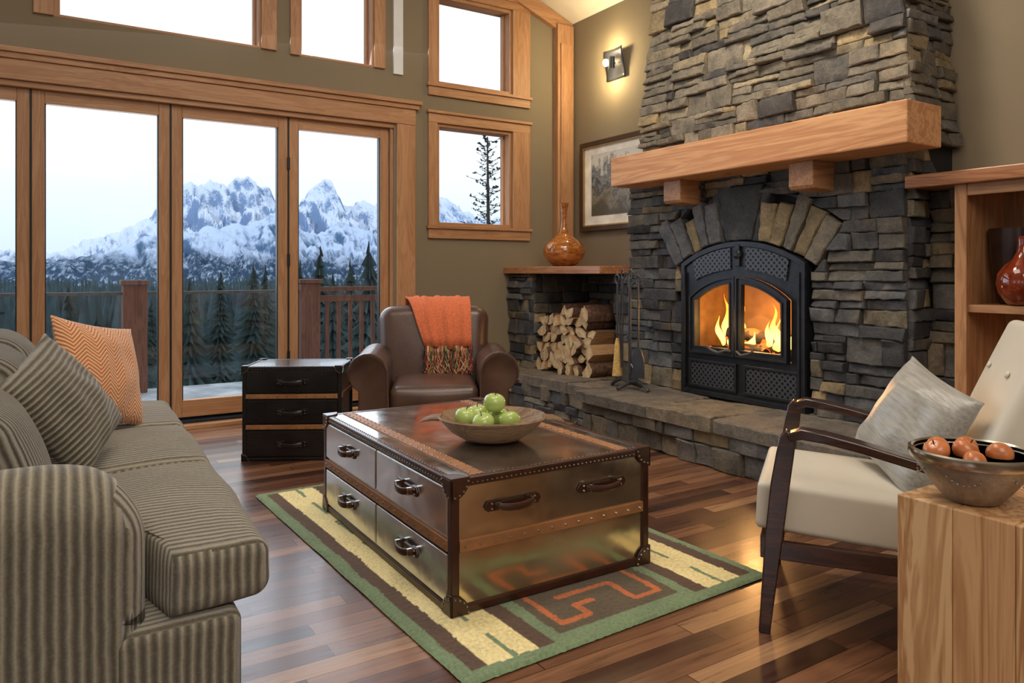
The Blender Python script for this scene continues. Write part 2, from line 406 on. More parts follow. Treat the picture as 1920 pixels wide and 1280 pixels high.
# door unit
door = empty('door_1', (0, YW, 0)); door['kind'] = 'structure'
seams = [-1.9, -1.005, -.105, .79, 1.682, 2.575]
gask = simple('gasket_black', '#141414', .6)
for i in range(5):
    a, c = seams[i]+.004, seams[i+1]-.004; st = .078
    y0, y1 = .05, .11
    for (p, q_) in ((a, a+st), (c-st, c)):
        b = B().box(p, q_, y0, y1, .08, 2.48); obj(b, 'door_stile', fir['z'], door, False, .004)
    for (p, q_) in ((.08, .21), (2.39, 2.48)):
        b = B().box(a+st, c-st, y0, y1, p, q_); obj(b, 'door_rail', fir['x'], door, False, .004)
    b = B()
    for (p, q_, r_, s_) in ((a+st, a+st+.008, .21, 2.39), (c-st-.008, c-st, .21, 2.39)): b.box(p, q_, y0+.01, y1, r_, s_)
    b.box(a-.010, a+.002, .040, .1, .08, 2.48)
    obj(b, 'door_gasket', gask, door, False)
    b = B().box(a+st, c-st, .078, .084, .21, 2.39); obj(b, 'door_glass', glass, door, False)
for z in (.5, 1.3, 2.1):
    b = B().box(1.67, 1.692, .03, .05, z-.05, z+.05); obj(b, 'door_hinge', iron, door, False, .002)
b = B(); b.box(-2.0, 2.6, .12, .2, .0, .08); b.box(-2, 2.6, .03, .12, .0, .05); obj(b, 'door_track', iron, door, False)
b = B(); b.box(2.575, 2.62, .02, .2, .0, 2.52); b.box(2.62, 2.80, -.025, 0, 0, 2.52); obj(b, 'door_casing', fir['z'], door, False, .004)
b = B(); b.box(-3, 2.80, -.028, 0, 2.52, 2.66); b.box(-3, 2.83, -.045, 0, 2.66, 2.70); b.box(-3, 2.85, -.065, 0, 2.70, 2.735); b.box(-2, 2.6, .0, .2, 2.48, 2.52)
obj(b, 'door_head_casing', fir['x'], door, False, .004)
b = B(); b.box(-2.2, 2.80, -.06, .03, .0, .035); obj(b, 'door_sill', fir['x'], door, False, .004)
b = B(); b.box(2.80, 3.5, YW-.015, YW, 0, .14); obj(b, 'baseboard_north', fir['x'], None, False, .003, kind='structure')

def window(n, x0, x1, z0, z1, cas, inner=.03, bottom=True, top=True, left=True, right=True):
    w = empty('window_%d' % n, (0, YW, 0)); w['kind'] = 'structure'
    b = B(); b.box(x0, x0+inner, .0, .16, z0, z1); b.box(x1-inner, x1, .0, .16, z0, z1)
    b.box(x0+inner, x0+inner+.02, .09, .14, z0+inner, z1-inner); b.box(x1-inner-.02, x1-inner, .09, .14, z0+inner, z1-inner)
    if left: b.box(x0-cas[0], x0, -.025, 0, z0, z1)
    if right: b.box(x1, x1+cas[1], -.025, 0, z0, z1)
    obj(b, 'window_jamb', fir['z'], w, False, .003)
    b = B(); b.box(x0+inner, x1-inner, .0, .16, z0, z0+inner); b.box(x0+inner, x1-inner, .0, .16, z1-inner, z1)
    if bottom:
        b.box(x0-cas[0], x1+cas[1], -.025, 0, z0-cas[2], z0); b.box(x0-cas[0]-.015, x1+cas[1]+.015, -.045, 0, z0-.03, z0-.002)
    if top:
        b.box(x0-cas[0], x1+cas[1], -.025, 0, z1, z1+cas[3]); b.box(x0-cas[0]-.015, x1+cas[1]+.015, -.045, 0, z1+cas[3]-.025, z1+cas[3])
    obj(b, 'window_rail', fir['x'], w, False, .003)
    b = B().box(x0+inner, x1-inner, .11, .116, z0+inner, z1-inner); obj(b, 'window_glass', glass, w, False)
window(1, .03, 1.45, 3.0, 4.35, (.12, .12, .03, .1), .02, bottom=False)
window(2, 1.76, 2.41, 2.99, 4.25, (.08, .10, .03, .1), .02, bottom=False)
window(3, 3.02, 3.84, 2.93, 3.76, (.09, .20, .11, .1), .03)
window(4, 3.02, 3.84, 1.63, 2.57, (.09, .20, .12, .11), .03)
b = B().box(2.59, 2.68, YW-.02, YW, 2.96, 4.45); obj(b, 'trim_1', white_m, None, False, kind='structure')
b = B(); b.box(4.33, 4.53, YW-.09, YW, 1.28, 3.70); obj(b, 'trim_2', fir['z'], None, False, .006, kind='structure')
b = B(); b.box(4.36, 4.50, YW-.11, YW-.09, 1.28, 3.5); obj(b, 'trim_3', fir['z'], None, False, .004, kind='structure')
b = B(); b.prism([(4.54, 3.58), (4.54, 3.735), (0, 5.54), (0, 5.36)], 'xz', YW-.06, YW); obj(b, 'trim_4', fir['x'], None, False, .004, kind='structure')

# ---------------------------------------------------------------- stonework
PAL_DARK = [('#414245', 4), ('#504f4e', 4), ('#36373b', 4), ('#605c54', 2.8), ('#746c5b', 2.0), ('#8a795c', 1.6), ('#5a5d60', 2.2)]
PAL_LIGHT = [('#827b6c', 4), ('#767063', 4), ('#958a72', 2.6), ('#64615a', 3), ('#716b5d', 3), ('#9e8d6b', 1.8), ('#4c4a48', 2)]
PAL_MID = [('#5c574f', 4), ('#696458', 3), ('#7b705f', 2), ('#48494c', 3), ('#87795f', 1.4), ('#6a6966', 2)]
def pick(pal):
    t = random.random()*sum(w for _, w in pal)
    for c, w in pal:
        t -= w
        if t <= 0: break
    k = random.uniform(.8, 1.15); c = C(c); return (c[0]*k, c[1]*k, c[2]*k, 1)
def stone_piece(b, P, quad, col, p=None, cell=.03, rough=.011):
    if p is None: p = random.uniform(.018, .062)
    (a0, a1), (b0, b1), (c0, c1), (d0, d1) = quad
    wu = max(math.hypot(b0-a0, b1-a1), math.hypot(c0-d0, c1-d1), .02); hv = max(math.hypot(d0-a0, d1-a1), .02)
    nu = max(3, int(wu/cell)); nv = max(3, int(hv/cell))
    tx, ty = random.uniform(-.012, .012), random.uniform(-.012, .008); sd = random.uniform(0, 99)
    vs = []; fs = []
    eu = min(.2, .008/wu); ev = min(.2, .007/hv)
    es = [0]+[eu+(1-2*eu)*i/(nu-2) for i in range(nu-1)]+[1]
    et = [0]+[ev+(1-2*ev)*i/(nv-2) for i in range(nv-1)]+[1]
    for j in et:
        for i in es:
            u = (a0*(1-i)+b0*i)*(1-j)+(d0*(1-i)+c0*i)*j; v = (a1*(1-i)+b1*i)*(1-j)+(d1*(1-i)+c1*i)*j
            n1 = noise.noise(Vector((u*11+sd, v*20, sd)))
            n1 = round(n1*3.2)/3.2*.55+n1*.45
            d = p+tx*(i-.5)*2+ty*(j-.5)*2+n1*rough*1.6+noise.noise(Vector((u*45+sd, v*55, sd)))*rough*.5
            if i in (0, 1) or j in (0, 1): d -= .007
            ju = noise.noise(Vector((u*30, v*30, sd+5)))*.006; jv = noise.noise(Vector((u*30, v*30, sd+9)))*.006
            vs.append(P(u+ju, v+jv, max(d, .004)))
    W = len(es); H = len(et)
    for j in range(H-1):
        for i in range(W-1): fs.append((j*W+i, j*W+i+1, (j+1)*W+i+1, (j+1)*W+i))
    ring = [i for i in range(W)]+[j*W+W-1 for j in range(1, H)]+[(H-1)*W+i for i in range(W-2, -1, -1)]+[j*W for j in range(H-2, 0, -1)]
    n = len(vs); uvs = []
    for j in et:
        for i in es:
            u = (a0*(1-i)+b0*i)*(1-j)+(d0*(1-i)+c0*i)*j; v = (a1*(1-i)+b1*i)*(1-j)+(d1*(1-i)+c1*i)*j; uvs.append((u, v))
    for r in ring: vs.append(P(uvs[r][0], uvs[r][1], -.02))
    R = len(ring)
    for k in range(R): fs.append((ring[k], ring[(k+1) % R], n+(k+1) % R, n+k))
    b.add(vs, fs, col)
def stone_panel(b, P, W, H, pal, hw=None, cc=0, bh=(.12, .2), sl=(.12, .34), ks=(1, 2, 2, 3), cell=.03, pr=(.018, .062)):
    v = 0; g = .003
    while v < H-.001:
        h = random.uniform(*bh)
        if H-v-h < .06: h = H-v
        u = 0
        while u < W-.001:
            w = random.uniform(.22, .6)
            if W-u-w < .14: w = W-u
            k = random.choice(ks)
            cuts = [0]+sorted((i+random.uniform(-.22, .22))/k for i in range(1, k))+[1]
            for q in range(k):
                v0 = v+h*cuts[q]; v1 = v+h*cuts[q+1]
                x = u
                while x < u+w-.001:
                    L = random.uniform(*sl)*(.75 if k == 1 else 1)
                    if u+w-x-L < .07: L = u+w-x
                    j = lambda: random.uniform(-.004, .003)
                    e0, e1 = x, x+L
                    pieces = [(e0, e1, e1, e0)]
                    if hw:
                        hb, ht = hw(v0), hw(v1)
                        if hb > 0 or ht > 0:
                            pieces = []
                            if e0 < cc:
                                rb, rt = min(e1, cc-hb), min(e1, cc-ht)
                                if max(rb, rt)-e0 > .03: pieces.append((e0, max(rb, e0+.012), max(rt, e0+.012), e0))
                            if e1 > cc:
                                lb, lt = max(e0, cc+hb), max(e0, cc+ht)
                                if e1-min(lb, lt) > .03: pieces.append((min(lb, e1-.012), e1, e1, min(lt, e1-.012)))
                    for (p0, p1, p2, p3) in pieces:
                        quad = [(p0+g/2+j()*.5, v0+g/2+j()), (p1-g/2+j()*.5, v0+g/2+j()), (p2-g/2+j()*.5, v1-g/2+j()), (p3+g/2+j()*.5, v1-g/2+j())]
                        stone_piece(b, P, quad, pick(pal), random.uniform(*pr), cell)
                    x += L
            u += w
        v += h

FP = empty('fireplace', (4.2, 3.45, 0), 0, 'floor-to-ceiling stacked ledgestone fireplace with raised hearth and timber mantel', 'fireplace')
def fobj(b, name, mats, **k):
    o = obj(b, name, mats, None, **k); o.parent = FP; o.matrix_parent_inverse = Matrix.Translation((-4.2, -3.45, 0)); return o
YC = 3.437
YL, YR = 4.61, 2.30
def hwf(v):
    z = .31+v; zz = z-.4; r = 0
    if z < 1.25: r = .545
    if .83 < zz < 1.37:
        e = zz*tan(radians(35.5)) if zz < 1.08 else sqrt(max(0, 1.345**2-zz*zz))
        r = max(r, min(e, .80))
    return r
b = B()
Pf = lambda u, v, d: (4.07-d, YL-u, .31+v)
stone_panel(b, Pf, YL-YR, 1.62, PAL_DARK, hwf, YL-YC, bh=(.13, .21), ks=(1, 1, 2, 2, 3), sl=(.14, .40), cell=.024, pr=(.015, .07))
stone_panel(b, lambda u, v, d: (4.07-d, 4.78-u, .31+v), .165, .87, PAL_DARK, bh=(.14, .2), ks=(1, 2), sl=(.17, .2), cell=.026)
angs = [-35, -29.5, -24.5, -19.5, -14.2, -8.6]
pol = lambda r, a: (YL-(YC-r*sin(a)), .4+r*cos(a)-.31)
for sgn in (-1, 1):
    for i in range(5):
        a0, a1 = radians(angs[i]+.3)*sgn, radians(angs[i+1]-.3)*sgn
        ro = random.uniform(1.27, 1.39); ri = 1.025
        stone_piece(b, Pf, [pol(ri, a0), pol(ri, a1), pol(ro, a1), pol(ro, a0)], pick([('#756f63', 3), ('#8d7e60', 2.4), ('#5e6064', 2.4)]), random.uniform(.05, .09), .025)
stone_piece(b, Pf, [pol(1.02, radians(-5)), pol(1.02, radians(5)), pol(1.40, radians(8)), pol(1.40, radians(-8))], pick([('#3a3d40', 1)]), .07, rough=.016)
for sgn in (-1, 1):
    stone_piece(b, Pf, [pol(1.02, radians(5.2)*sgn), pol(1.02, radians(8.4)*sgn), pol(1.38, radians(11)*sgn), pol(1.38, radians(8.2)*sgn)], pick([('#45484b', 1)]), .055)
b2 = B()
b2.box(4.08, XW, YC+.52, YL-.01, .0, 1.95); b2.box(4.08, XW, YR+.01, YC-.52, 0, 1.95); b2.box(4.08, XW, YC-.52, YC+.52, 1.24, 1.95); b2.box(4.08, XW, YC-.52, YC+.52, 0, .4)
b2.box(4.08, XW, YL, 4.77, 0, 1.18)
Ps = lambda u, v, d: (4.06+u, YR+.02-d, .0+v)
stone_panel(b, Ps, .24, 1.93, PAL_DARK, sl=(.1, .24), cell=.03)
Pw = lambda u, v, d: (4.30-d, 2.29-u, v)
stone_panel(b, Pw, .25, 1.66, PAL_MID, sl=(.1, .24))
b2.box(4.31, XW, 2.045, 2.30, 0, 1.66)
fobj(b, 'stone_surround', stone, smooth=True, ang=32, recalc=True)
fobj(b2, 'surround_core', mortar, smooth=False)
ZB, ZT = 1.93, 3.90
def Pc(u, v, d):
    t = v*.9; yl = 4.50-.07*t; yr = 2.26+.09*t; x = 4.075+.05*t
    return (x-d, yl+(yr-yl)*u/2.24, ZB+v)
b = B(); stone_panel(b, Pc, 2.24, ZT-ZB, PAL_LIGHT, bh=(.12, .2), ks=(2, 2, 3, 2, 1), sl=(.16, .46), cell=.024, pr=(.02, .08))
def Pcs(u, v, d):
    t = v*.9; x = 4.075+.05*t; yr = 2.26+.09*t
    return (x-.03+u, yr+.02-d, ZB+v)
stone_panel(b, Pcs, .48, ZT-ZB, PAL_MID, bh=(.11, .19), ks=(2, 2, 3), sl=(.12, .3), pr=(.015, .045))
b2 = B()
vs = [(4.085, 4.49, ZB), (4.085, 2.28, ZB), (XW, 2.28, ZB), (XW, 4.49, ZB), (4.175, 4.37, ZT), (4.175, 2.44, ZT), (XW, 2.44, ZT), (XW, 4.37, ZT)]
b2.add(vs, [(0, 1, 2, 3), (4, 5, 6, 7), (0, 1, 5, 4), (1, 2, 6, 5), (2, 3, 7, 6), (3, 0, 4, 7)])
fobj(b, 'chimney', stone, smooth=True, ang=32); fobj(b2, 'chimney_core', mortar, smooth=False)
b = B()
stone_panel(b, lambda u, v, d: (3.83-d, 6.09-u, .30+v), .40, .88, PAL_DARK, sl=(.1, .3))
stone_panel(b, lambda u, v, d: (3.82+u, 5.71-d, .30+v), .68, .88, PAL_DARK, sl=(.12, .3), pr=(.01, .03))
stone_panel(b, lambda u, v, d: (4.50-d, 5.70-u, .30+v), .92, .88, PAL_MID, sl=(.12, .34))
b.box(3.84, XW, 5.72, YW-.005, .29, 1.18, C('#222222')); b.box(4.50, XW, 4.78, 5.72, .29, 1.18, C('#222222'))
fobj(b, 'woodbox', stone, smooth=True, ang=32)
b = B()
stone_panel(b, lambda u, v, d: (3.56-d, 6.09-u, v), 1.62, .25, PAL_MID, bh=(.11, .14), ks=(1, 1, 2), sl=(.14, .34))
stone_panel(b, lambda u, v, d: (3.47-d, 4.45-u, v), 2.38, .25, PAL_MID, bh=(.10, .15), ks=(1, 1, 2), sl=(.14, .36))
stone_panel(b, lambda u, v, d: (3.47+u, 2.09-d, v), .55, .25, PAL_MID, bh=(.10, .14), sl=(.14, .36))
b.box(3.58, XW-.01, 4.46, YW-.005, 0, .25, C('#262422')); b.box(3.49, 4.05, 2.09, 4.46, 0, .25, C('#262422'))
fobj(b, 'hearth_base', stone, smooth=True, ang=32)
b = B()
def slab(b, x0, x1, ya, yb):
    y = ya
    while y > yb+.001:
        L = random.uniform(.5, .8)
        if y-yb-L < .3: L = y-yb
        y1 = y-L
        dx = random.uniform(-.015, .015)
        Pt = lambda u, v, d: (x0+dx+v, y-.004-u, .245+d)
        stone_piece(b, Pt, [(0, 0), (L-.006, 0), (L-.006, x1-x0), (0, x1-x0)], pick([('#756a5e', 2), ('#68635b', 2), ('#7a705f', 1)]), .062, .035, .006)
        y = y1
slab(b, 3.52, 4.05, YW-.02, 4.47); slab(b, 3.40, 4.06, 4.47, 2.12)
slab(b, 3.9, 4.5, 5.70, 4.78)
fobj(b, 'hearth_slab', stone, smooth=True, ang=32)
b = B().box(3.72, 4.05, 2.11, 4.46, 1.865, 2.09); fobj(b, 'mantel', mantelw, smooth=False, bev=.008)
corbw = wood('corbel_fir', '#bc8b60', '#9d6d48', 'x', .8, .5)
for y in (3.90, 2.82):
    b = B(); b.prism([(3.84, 1.865), (4.06, 1.865), (4.06, 1.69), (3.84, 1.70), (3.825, 1.72), (3.825, 1.865)], 'xz', y-.085, y+.085)
    fobj(b, 'corbel', corbw, smooth=False, bev=.006)
b = B().box(3.74, XW-.002, 4.62, YW-.002, 1.185, 1.25); fobj(b, 'shelf', shelfw, smooth=False, bev=.006)

# insert
def radial(inside, c, R=2.0, extra=(), n=96):
    an = sorted([2*pi*i/n for i in range(n)]+[atan2(z-c[1], y-c[0]) % (2*pi) for y, z in extra]); out = []
    for a in an:
        lo, hi = 0, R
        for _ in range(40):
            m_ = (lo+hi)/2
            if inside(c[0]+m_*cos(a), c[1]+m_*sin(a)): lo = m_
            else: hi = m_
        out.append((a, lo))
    return out
def ring_plate(b, outer, inner, c, x0, x1, extra=(), n=96):
    ro = radial(outer, c, 2, extra, n); ri = radial(inner, c, 2, extra, n); N = len(ro); vs = []
    for x in (x0, x1):
        for L in (ro, ri):
            for a, r in L: vs.append((x, c[0]+r*cos(a), c[1]+r*sin(a)))
    fs = []
    for i in range(N):
        k = (i+1) % N
        fs += [(i, k, N+k, N+i), (2*N+i, 3*N+i, 3*N+k, 2*N+k), (i, 2*N+i, 2*N+k, k), (N+i, N+k, 3*N+k, 3*N+i)]
    b.add(vs, fs)
def archf(hw, zb, zt, rise, y0=YC, side=0):
    Rr = (hw*hw+rise*rise)/(2*rise); zc = zt-Rr
    def f(y, z, ins=0):
        dy = y-y0
        if side == 1 and dy < .004+ins: return False
        if side == -1 and dy > -.004-ins: return False
        return abs(dy) < hw-ins and z > zb+ins and dy*dy+(z-zc)**2 < (Rr-ins)**2
    return f
F1 = archf(.53, .315, 1.41, .15); F2 = archf(.42, .62, 1.17, .15)
ex = [(YC+.53, .315), (YC-.53, .315), (YC+.53, 1.26), (YC-.53, 1.26), (YC+.42, .62), (YC-.42, .62), (YC+.42, 1.02), (YC-.42, 1.02)]
ins = empty('stove_insert', (4.0, YC, .31)); ins.parent = FP; ins.matrix_parent_inverse = Matrix.Translation((-4.2, -3.45, 0))
def iobj(b, name, mats, **k):
    o = obj(b, name, mats, None, **k); o.parent = ins; o.matrix_parent_inverse = Matrix.Translation((-4.0, -YC, -.31)); return o
b = B(); ring_plate(b, F1, lambda y, z: F2(y, z), (YC, .86), 4.0, 4.07, ex)
ring_plate(b, F1, lambda y, z: F1(y, z, .035), (YC, .86), 3.985, 4.0, ex)
iobj(b, 'face_plate', iron, smooth=False, bev=.002)
for sgn in (-1, 1):
    pts = []; b = B()
    for k in range(9):
        a = radians(4+21*k/8)*sgn; pts.append((YC+.97*sin(a), .4+.97*cos(a)))
    for k in range(8, -1, -1):
        a = radians(4+21*k/8)*sgn; r = .82; pts.append((YC+r*sin(a)*1.12, .4+r*cos(a)))
    b.prism(pts, 'yz', 3.988, 4.002); iobj(b, 'lattice_panel', lattice, smooth=False)
for y in (YC-.27, YC+.23):
    b = B().box(3.988, 4.002, y-.20, y+.20, .39, .55); iobj(b, 'lattice_panel', lattice, smooth=False)
    b = B()
    for (a, c, d, e) in ((-.22, .22, .37, .39), (-.22, .22, .55, .57), (-.22, -.2, .39, .55), (.2, .22, .39, .55)): b.box(3.98, 4.0, y+a, y+c, d, e)
    iobj(b, 'panel_molding', iron, smooth=False, bev=.003)
b = B(); b.ball((3.985, YC, 1.32), .035, seg=12, sc=(.5, 1, 1)); b.box(3.98, 4, YC-.02, YC+.02, 1.24, 1.39)
iobj(b, 'medallion', iron, smooth=False, bev=.003)
for y in (YC+.49, YC-.49):
    b = B().box(3.975, 3.99, y-.008, y+.008, .36, 1.2); iobj(b, 'side_molding', iron, smooth=False, bev=.003)
for side in (-1, 1):
    g_ = archf(.42, .62, 1.17, .15, YC, side); cc = (YC+.2*side, .82)
    exs = [(YC+side*.42, .62), (YC+side*.004, .62), (YC+side*.42, 1.02), (YC+side*.004, 1.17), (YC+side*.37, .67), (YC+side*.054, .67), (YC+side*.37, 1.0), (YC+side*.054, 1.12)]
    b = B(); ring_plate(b, lambda y, z: g_(y, z), lambda y, z: g_(y, z, .05), cc, 3.965, 3.995, exs, 64)
    ring_plate(b, lambda y, z: g_(y, z), lambda y, z: g_(y, z, .014), cc, 3.953, 3.965, exs, 64)
    ring_plate(b, lambda y, z: g_(y, z, .038), lambda y, z: g_(y, z, .05), cc, 3.958, 3.965, exs, 64)
    d = iobj(b, 'door', iron, smooth=False, bev=.002)
    b = B(); ri = radial(lambda y, z: g_(y, z, .045), cc, 2, exs, 64)
    b.add([(3.982, cc[0]+r*cos(a), cc[1]+r*sin(a)) for a, r in ri], [tuple(range(len(ri)))])
    obj(b, 'door_glass', glass, d, False, recalc=False)
    b = B(); yy = YC+side*.03; b.tube([(3.95, yy, .66), (3.92, yy+.02*side, .665), (3.90, yy+.07*side, .645), (3.90, yy+.13*side, .66), (3.905, yy+.17*side, .68)], .009, 8)
    obj(b, 'door_handle', ironl, d)
b = B()
b.box(4.07, 4.5, YC-.50, YC-.48, .42, 1.22); b.box(4.07, 4.5, YC+.48, YC+.50, .42, 1.22); b.box(4.48, 4.5, YC-.48, YC+.48, .42, 1.22)
b.box(4.07, 4.48, YC-.48, YC+.48, .42, .60); b.box(4.07, 4.48, YC-.48, YC+.48, 1.20, 1.22)
iobj(b, 'firebox', brick_m, smooth=False)
m = MT('charred_log'); v = m.coord(); n1 = m.noise(v, 14, 4)
m.P(Base_Color=C('#1a0d07'), Roughness=.9, Emission_Color=C('#ff5a14'), Emission_Strength=m.math('MULTIPLY', m.math('GREATER_THAN', n1, .56), 2.5)); char = m.m
for i, (x, y, z, ay, rr) in enumerate([(4.22, YC-.15, .65, .1, .05), (4.32, YC+.1, .66, -.2, .055), (4.25, YC-.02, .735, .35, .045), (4.15, YC+.12, .64, -.1, .035)]):
    b = B(); b.tube([(-0.02*cos(k), (k-3)*.09, .01*sin(k*2)) for k in range(7)], [rr*random.uniform(.85, 1.1) for _ in range(7)], 10)
    obj(b, 'burning_log', char, None, loc=(x, y, z), rot=(ay*.3, 0, ay), label='charred glowing log burning inside the stove', cat='log', group='burning logs in the stove')
m = MT('flame'); tc = m.n('ShaderNodeTexCoord'); sp = m.n('ShaderNodeSeparateXYZ', i_0=tc.outputs['Object'])
f = m.math('ADD', m.math('MULTIPLY', sp.outputs[2], 2.3), m.math('MULTIPLY', m.noise(m.coord((1, 1, .4)), 18, 3), .35))
em = m.n('ShaderNodeEmission', i_Color=m.ramp(f, [(.1, C('#ff9a2a')), (.35, C('#ffd36a')), (.65, C('#ffab3c')), (.95, C('#ff6a12'))]), i_Strength=4.0)
tr = m.n('ShaderNodeBsdfTransparent'); mx = m.n('ShaderNodeMixShader', i_0=m.ramp(m.noise(m.coord((1, 1, .35)), 24, 4), [(.35, (.45, .45, .45, 1)), (.6, (1, 1, 1, 1))]))
m.set(mx.inputs[1], tr.outputs[0]); m.set(mx.inputs[2], em.outputs[0]); m.set(m.out.inputs[0], mx.outputs[0]); flame_m = m.m
b = B()
for (y, h, w, x, ln) in [(YC+.27, .38, .04, 4.2, .02), (YC+.22, .30, .05, 4.25, -.03), (YC+.31, .22, .035, 4.18, .04), (YC+.15, .2, .035, 4.22, .02), (YC+.19, .38, .025, 4.28, .03), (YC-.07, .2, .035, 4.2, -.03), (YC-.14, .32, .035, 4.22, .03), (YC-.2, .2, .05, 4.18, .05), (YC-.27, .26, .035, 4.24, -.02), (YC-.32, .15, .03, 4.2, .03), (YC-.10, .26, .02, 4.27, -.02), (YC+.05, .12, .04, 4.2, 0)]:
    pr = []
    for k in range(17):
        t = k/16; pr.append((max(.0006, w*(sin(pi*min(1, t**.55)))*(1-t*.3)), t*h))
    seg = 14; vs = []; fs = []
    ph = random.uniform(0, 6)
    for r, z in pr:
        for q in range(seg):
            a = 2*pi*q/seg; vs.append((x-4.2+r*cos(a)*.35, y-YC+r*sin(a)*(1+.25*sin(z*40+ph))+ln*z/h+.018*sin(z*30+ph), z))
    for j in range(16):
        for q in range(seg): fs.append((j*seg+q, j*seg+(q+1) % seg, (j+1)*seg+(q+1) % seg, (j+1)*seg+q))
    b.add(vs, fs)
o = obj(b, 'fire', flame_m, None, loc=(4.2, YC, .66), label='bright orange and yellow flames burning behind stove glass', cat='fire', kind='stuff')

# ---------------------------------------------------------------- bookcase
bc = empty('bookcase', (4.28, 1.6, 0), 0, 'open built-in fir bookcase beside the stone fireplace', 'bookcase')
def at(parent, b, name, mats, **k):
    o = obj(b, name, mats, None, **k); o.parent = parent; o.matrix_parent_inverse = Matrix.Translation(-parent.location); return o
b = B(); b.box(4.06, XW-.01, 2.0, 2.04, 0, 1.66); b.box(4.05, 4.07, 1.985, 2.045, 0, 1.66); at(bc, b, 'side_panel', casew, smooth=False, bev=.003)
b = B(); b.box(4.06, XW-.01, .76, .80, 0, 1.66); at(bc, b, 'side_panel', casew, smooth=False, bev=.003)
b = B(); b.box(4.50, XW-.01, .8, 2.0, 0.05, 1.66); at(bc, b, 'back_panel', casew, smooth=False)
for (z0, z1) in ((.99, 1.03), (.45, .49), (.05, .09)):
    b = B(); b.box(4.07, 4.5, .8, 2.0, z0, z1); at(bc, b, 'shelf', fir['y'], smooth=False, bev=.003)
b = B().box(4.055, 4.075, .8, 1.985, 1.60, 1.66); at(bc, b, 'face_rail', fir['y'], smooth=False, bev=.003)
b = B().box(4.0, XW-.005, .74, 2.285, 1.66, 1.73); at(bc, b, 'top_board', shelfw, smooth=False, bev=.006)
pr = [(r_*.88, z_) for r_, z_ in [(.06, 0), (.075, .01), (.092, .1), (.112, .25), (.118, .38), (.119, .40), (.110, .40), (.104, .3), (.07, .03), (.0005, .025)]]
b = B().lathe(pr, 40); obj(b, 'vase', darkcer, None, loc=(4.31, 1.885, 1.031), label='tall dark brown flared ceramic vase on the bookcase shelf', cat='vase')
pr = [(.04, 0), (.07, .01), (.105, .06), (.116, .11), (.110, .16), (.08, .205), (.045, .235), (.028, .27), (.022, .31), (.026, .35), (.020, .35), (.016, .30), (.02, .26), (.0005, .2)]
b = B().lathe(pr, 40); obj(b, 'vase', redamber, None, loc=(4.13, 1.755, 1.031), label='glossy red-amber bulb vase with a narrow neck', cat='vase')
pr = [(.07, 0), (.10, .008), (.16, .05), (.194, .11), (.198, .155), (.185, .20), (.14, .245), (.09, .28), (.05, .32), (.034, .38), (.029, .45), (.032, .54), (.045, .60), (.036, .60), (.024, .53), (.022, .4), (.0005, .3)]
b = B().lathe(pr, 48); obj(b, 'vase', amber, None, loc=(4.12, 5.62, 1.251), label='amber glazed bottle vase with a long neck on the timber shelf', cat='vase')

# picture
pic = empty('picture_frame', (XW-.03, 5.32, 2.04), 0, 'framed mountain landscape print with cream mat on olive wall', 'picture')
b = B(); y0, y1, z0, z1 = -.56, .56, -.44, .44
for (a, c, d, e) in ((y0, y1, z0, z0+.05), (y0, y1, z1-.05, z1), (y0, y0+.05, z0+.05, z1-.05), (y1-.05, y1, z0+.05, z1-.05)): b.box(-.02, .028, a, c, d, e)
obj(b, 'frame', simple('frame_bronze', '#4a3828', .35, .3), pic, False, .006)
b = B()
for (a, c, d, e) in ((y0+.05, y1-.05, z0+.05, z0+.062), (y0+.05, y1-.05, z1-.062, z1-.05), (y0+.05, y0+.062, z0+.062, z1-.062), (y1-.062, y1-.05, z0+.062, z1-.062)): b.box(-.015, .01, a, c, d, e)
obj(b, 'frame_liner', simple('gold_liner', '#b09468', .35, .7), pic, False)
b = B().box(.005, .02, y0+.06, y1-.06, z0+.06, z1-.06); obj(b, 'mat_board', simple('mat_cream', '#f2ebdc', .8), pic, False)
m = MT('landscape_print'); tc = m.n('ShaderNodeTexCoord'); sp = m.n('ShaderNodeSeparateXYZ', i_0=tc.outputs['Object'])
n1 = m.noise(m.coord(), 7, 10, .72); f = m.math('ADD', m.math('MULTIPLY', sp.outputs[2], 1.1), n1)
m.P(Base_Color=m.ramp(f, [(.25, C('#57503f')), (.40, C('#8a8170')), (.48, C('#3f4448')), (.58, C('#8e9190')), (.66, C('#5f6468')), (.78, C('#d2d0c6'))]), Roughness=.3)
b = B().box(.0, .006, y0+.17, y1-.17, z0+.15, z1-.13); obj(b, 'print', m.m, pic, False)

# sconce
scn = empty('wall_sconce', (XW-.01, 5.35, 3.16), 0, 'square dark metal wall sconce with glowing lamp', 'wall lamp')
b = B(); vs = []; fs = []
for j in range(9):
    z = -.14+.28*j/8
    for i in range(9):
        y = -.13+.26*i/8; vs.append((-.02-.02*sin(z*14)-.02*(y/.13)**2, y, z))
for j in range(8):
    for i in range(8): fs.append((j*9+i, j*9+i+1, j*9+i+10, j*9+i+9))
b.add(vs, fs); o = obj(b, 'back_plate', simple('blued_steel', '#4a4b52', .35, .8, var=.3), scn, True)
so = o.modifiers.new('s', 'SOLIDIFY'); so.thickness = .006
b = B()
for i in range(8):
    a0 = -pi/2+pi*i/8; a1 = -pi/2+pi*(i+1)/8; R_ = .036
    b.prism([(-.075-R_*cos(a0), R_*sin(a0)-.02), (-.075-R_*cos(a1), R_*sin(a1)-.02), (-.075-(R_-.006)*cos(a1), (R_-.006)*sin(a1)-.02), (-.075-(R_-.006)*cos(a0), (R_-.006)*sin(a0)-.02)], 'xy', -.06, .05)
b.box(-.11, -.04, -.026, -.014, -.005, .005); obj(b, 'shield', iron, scn, False)
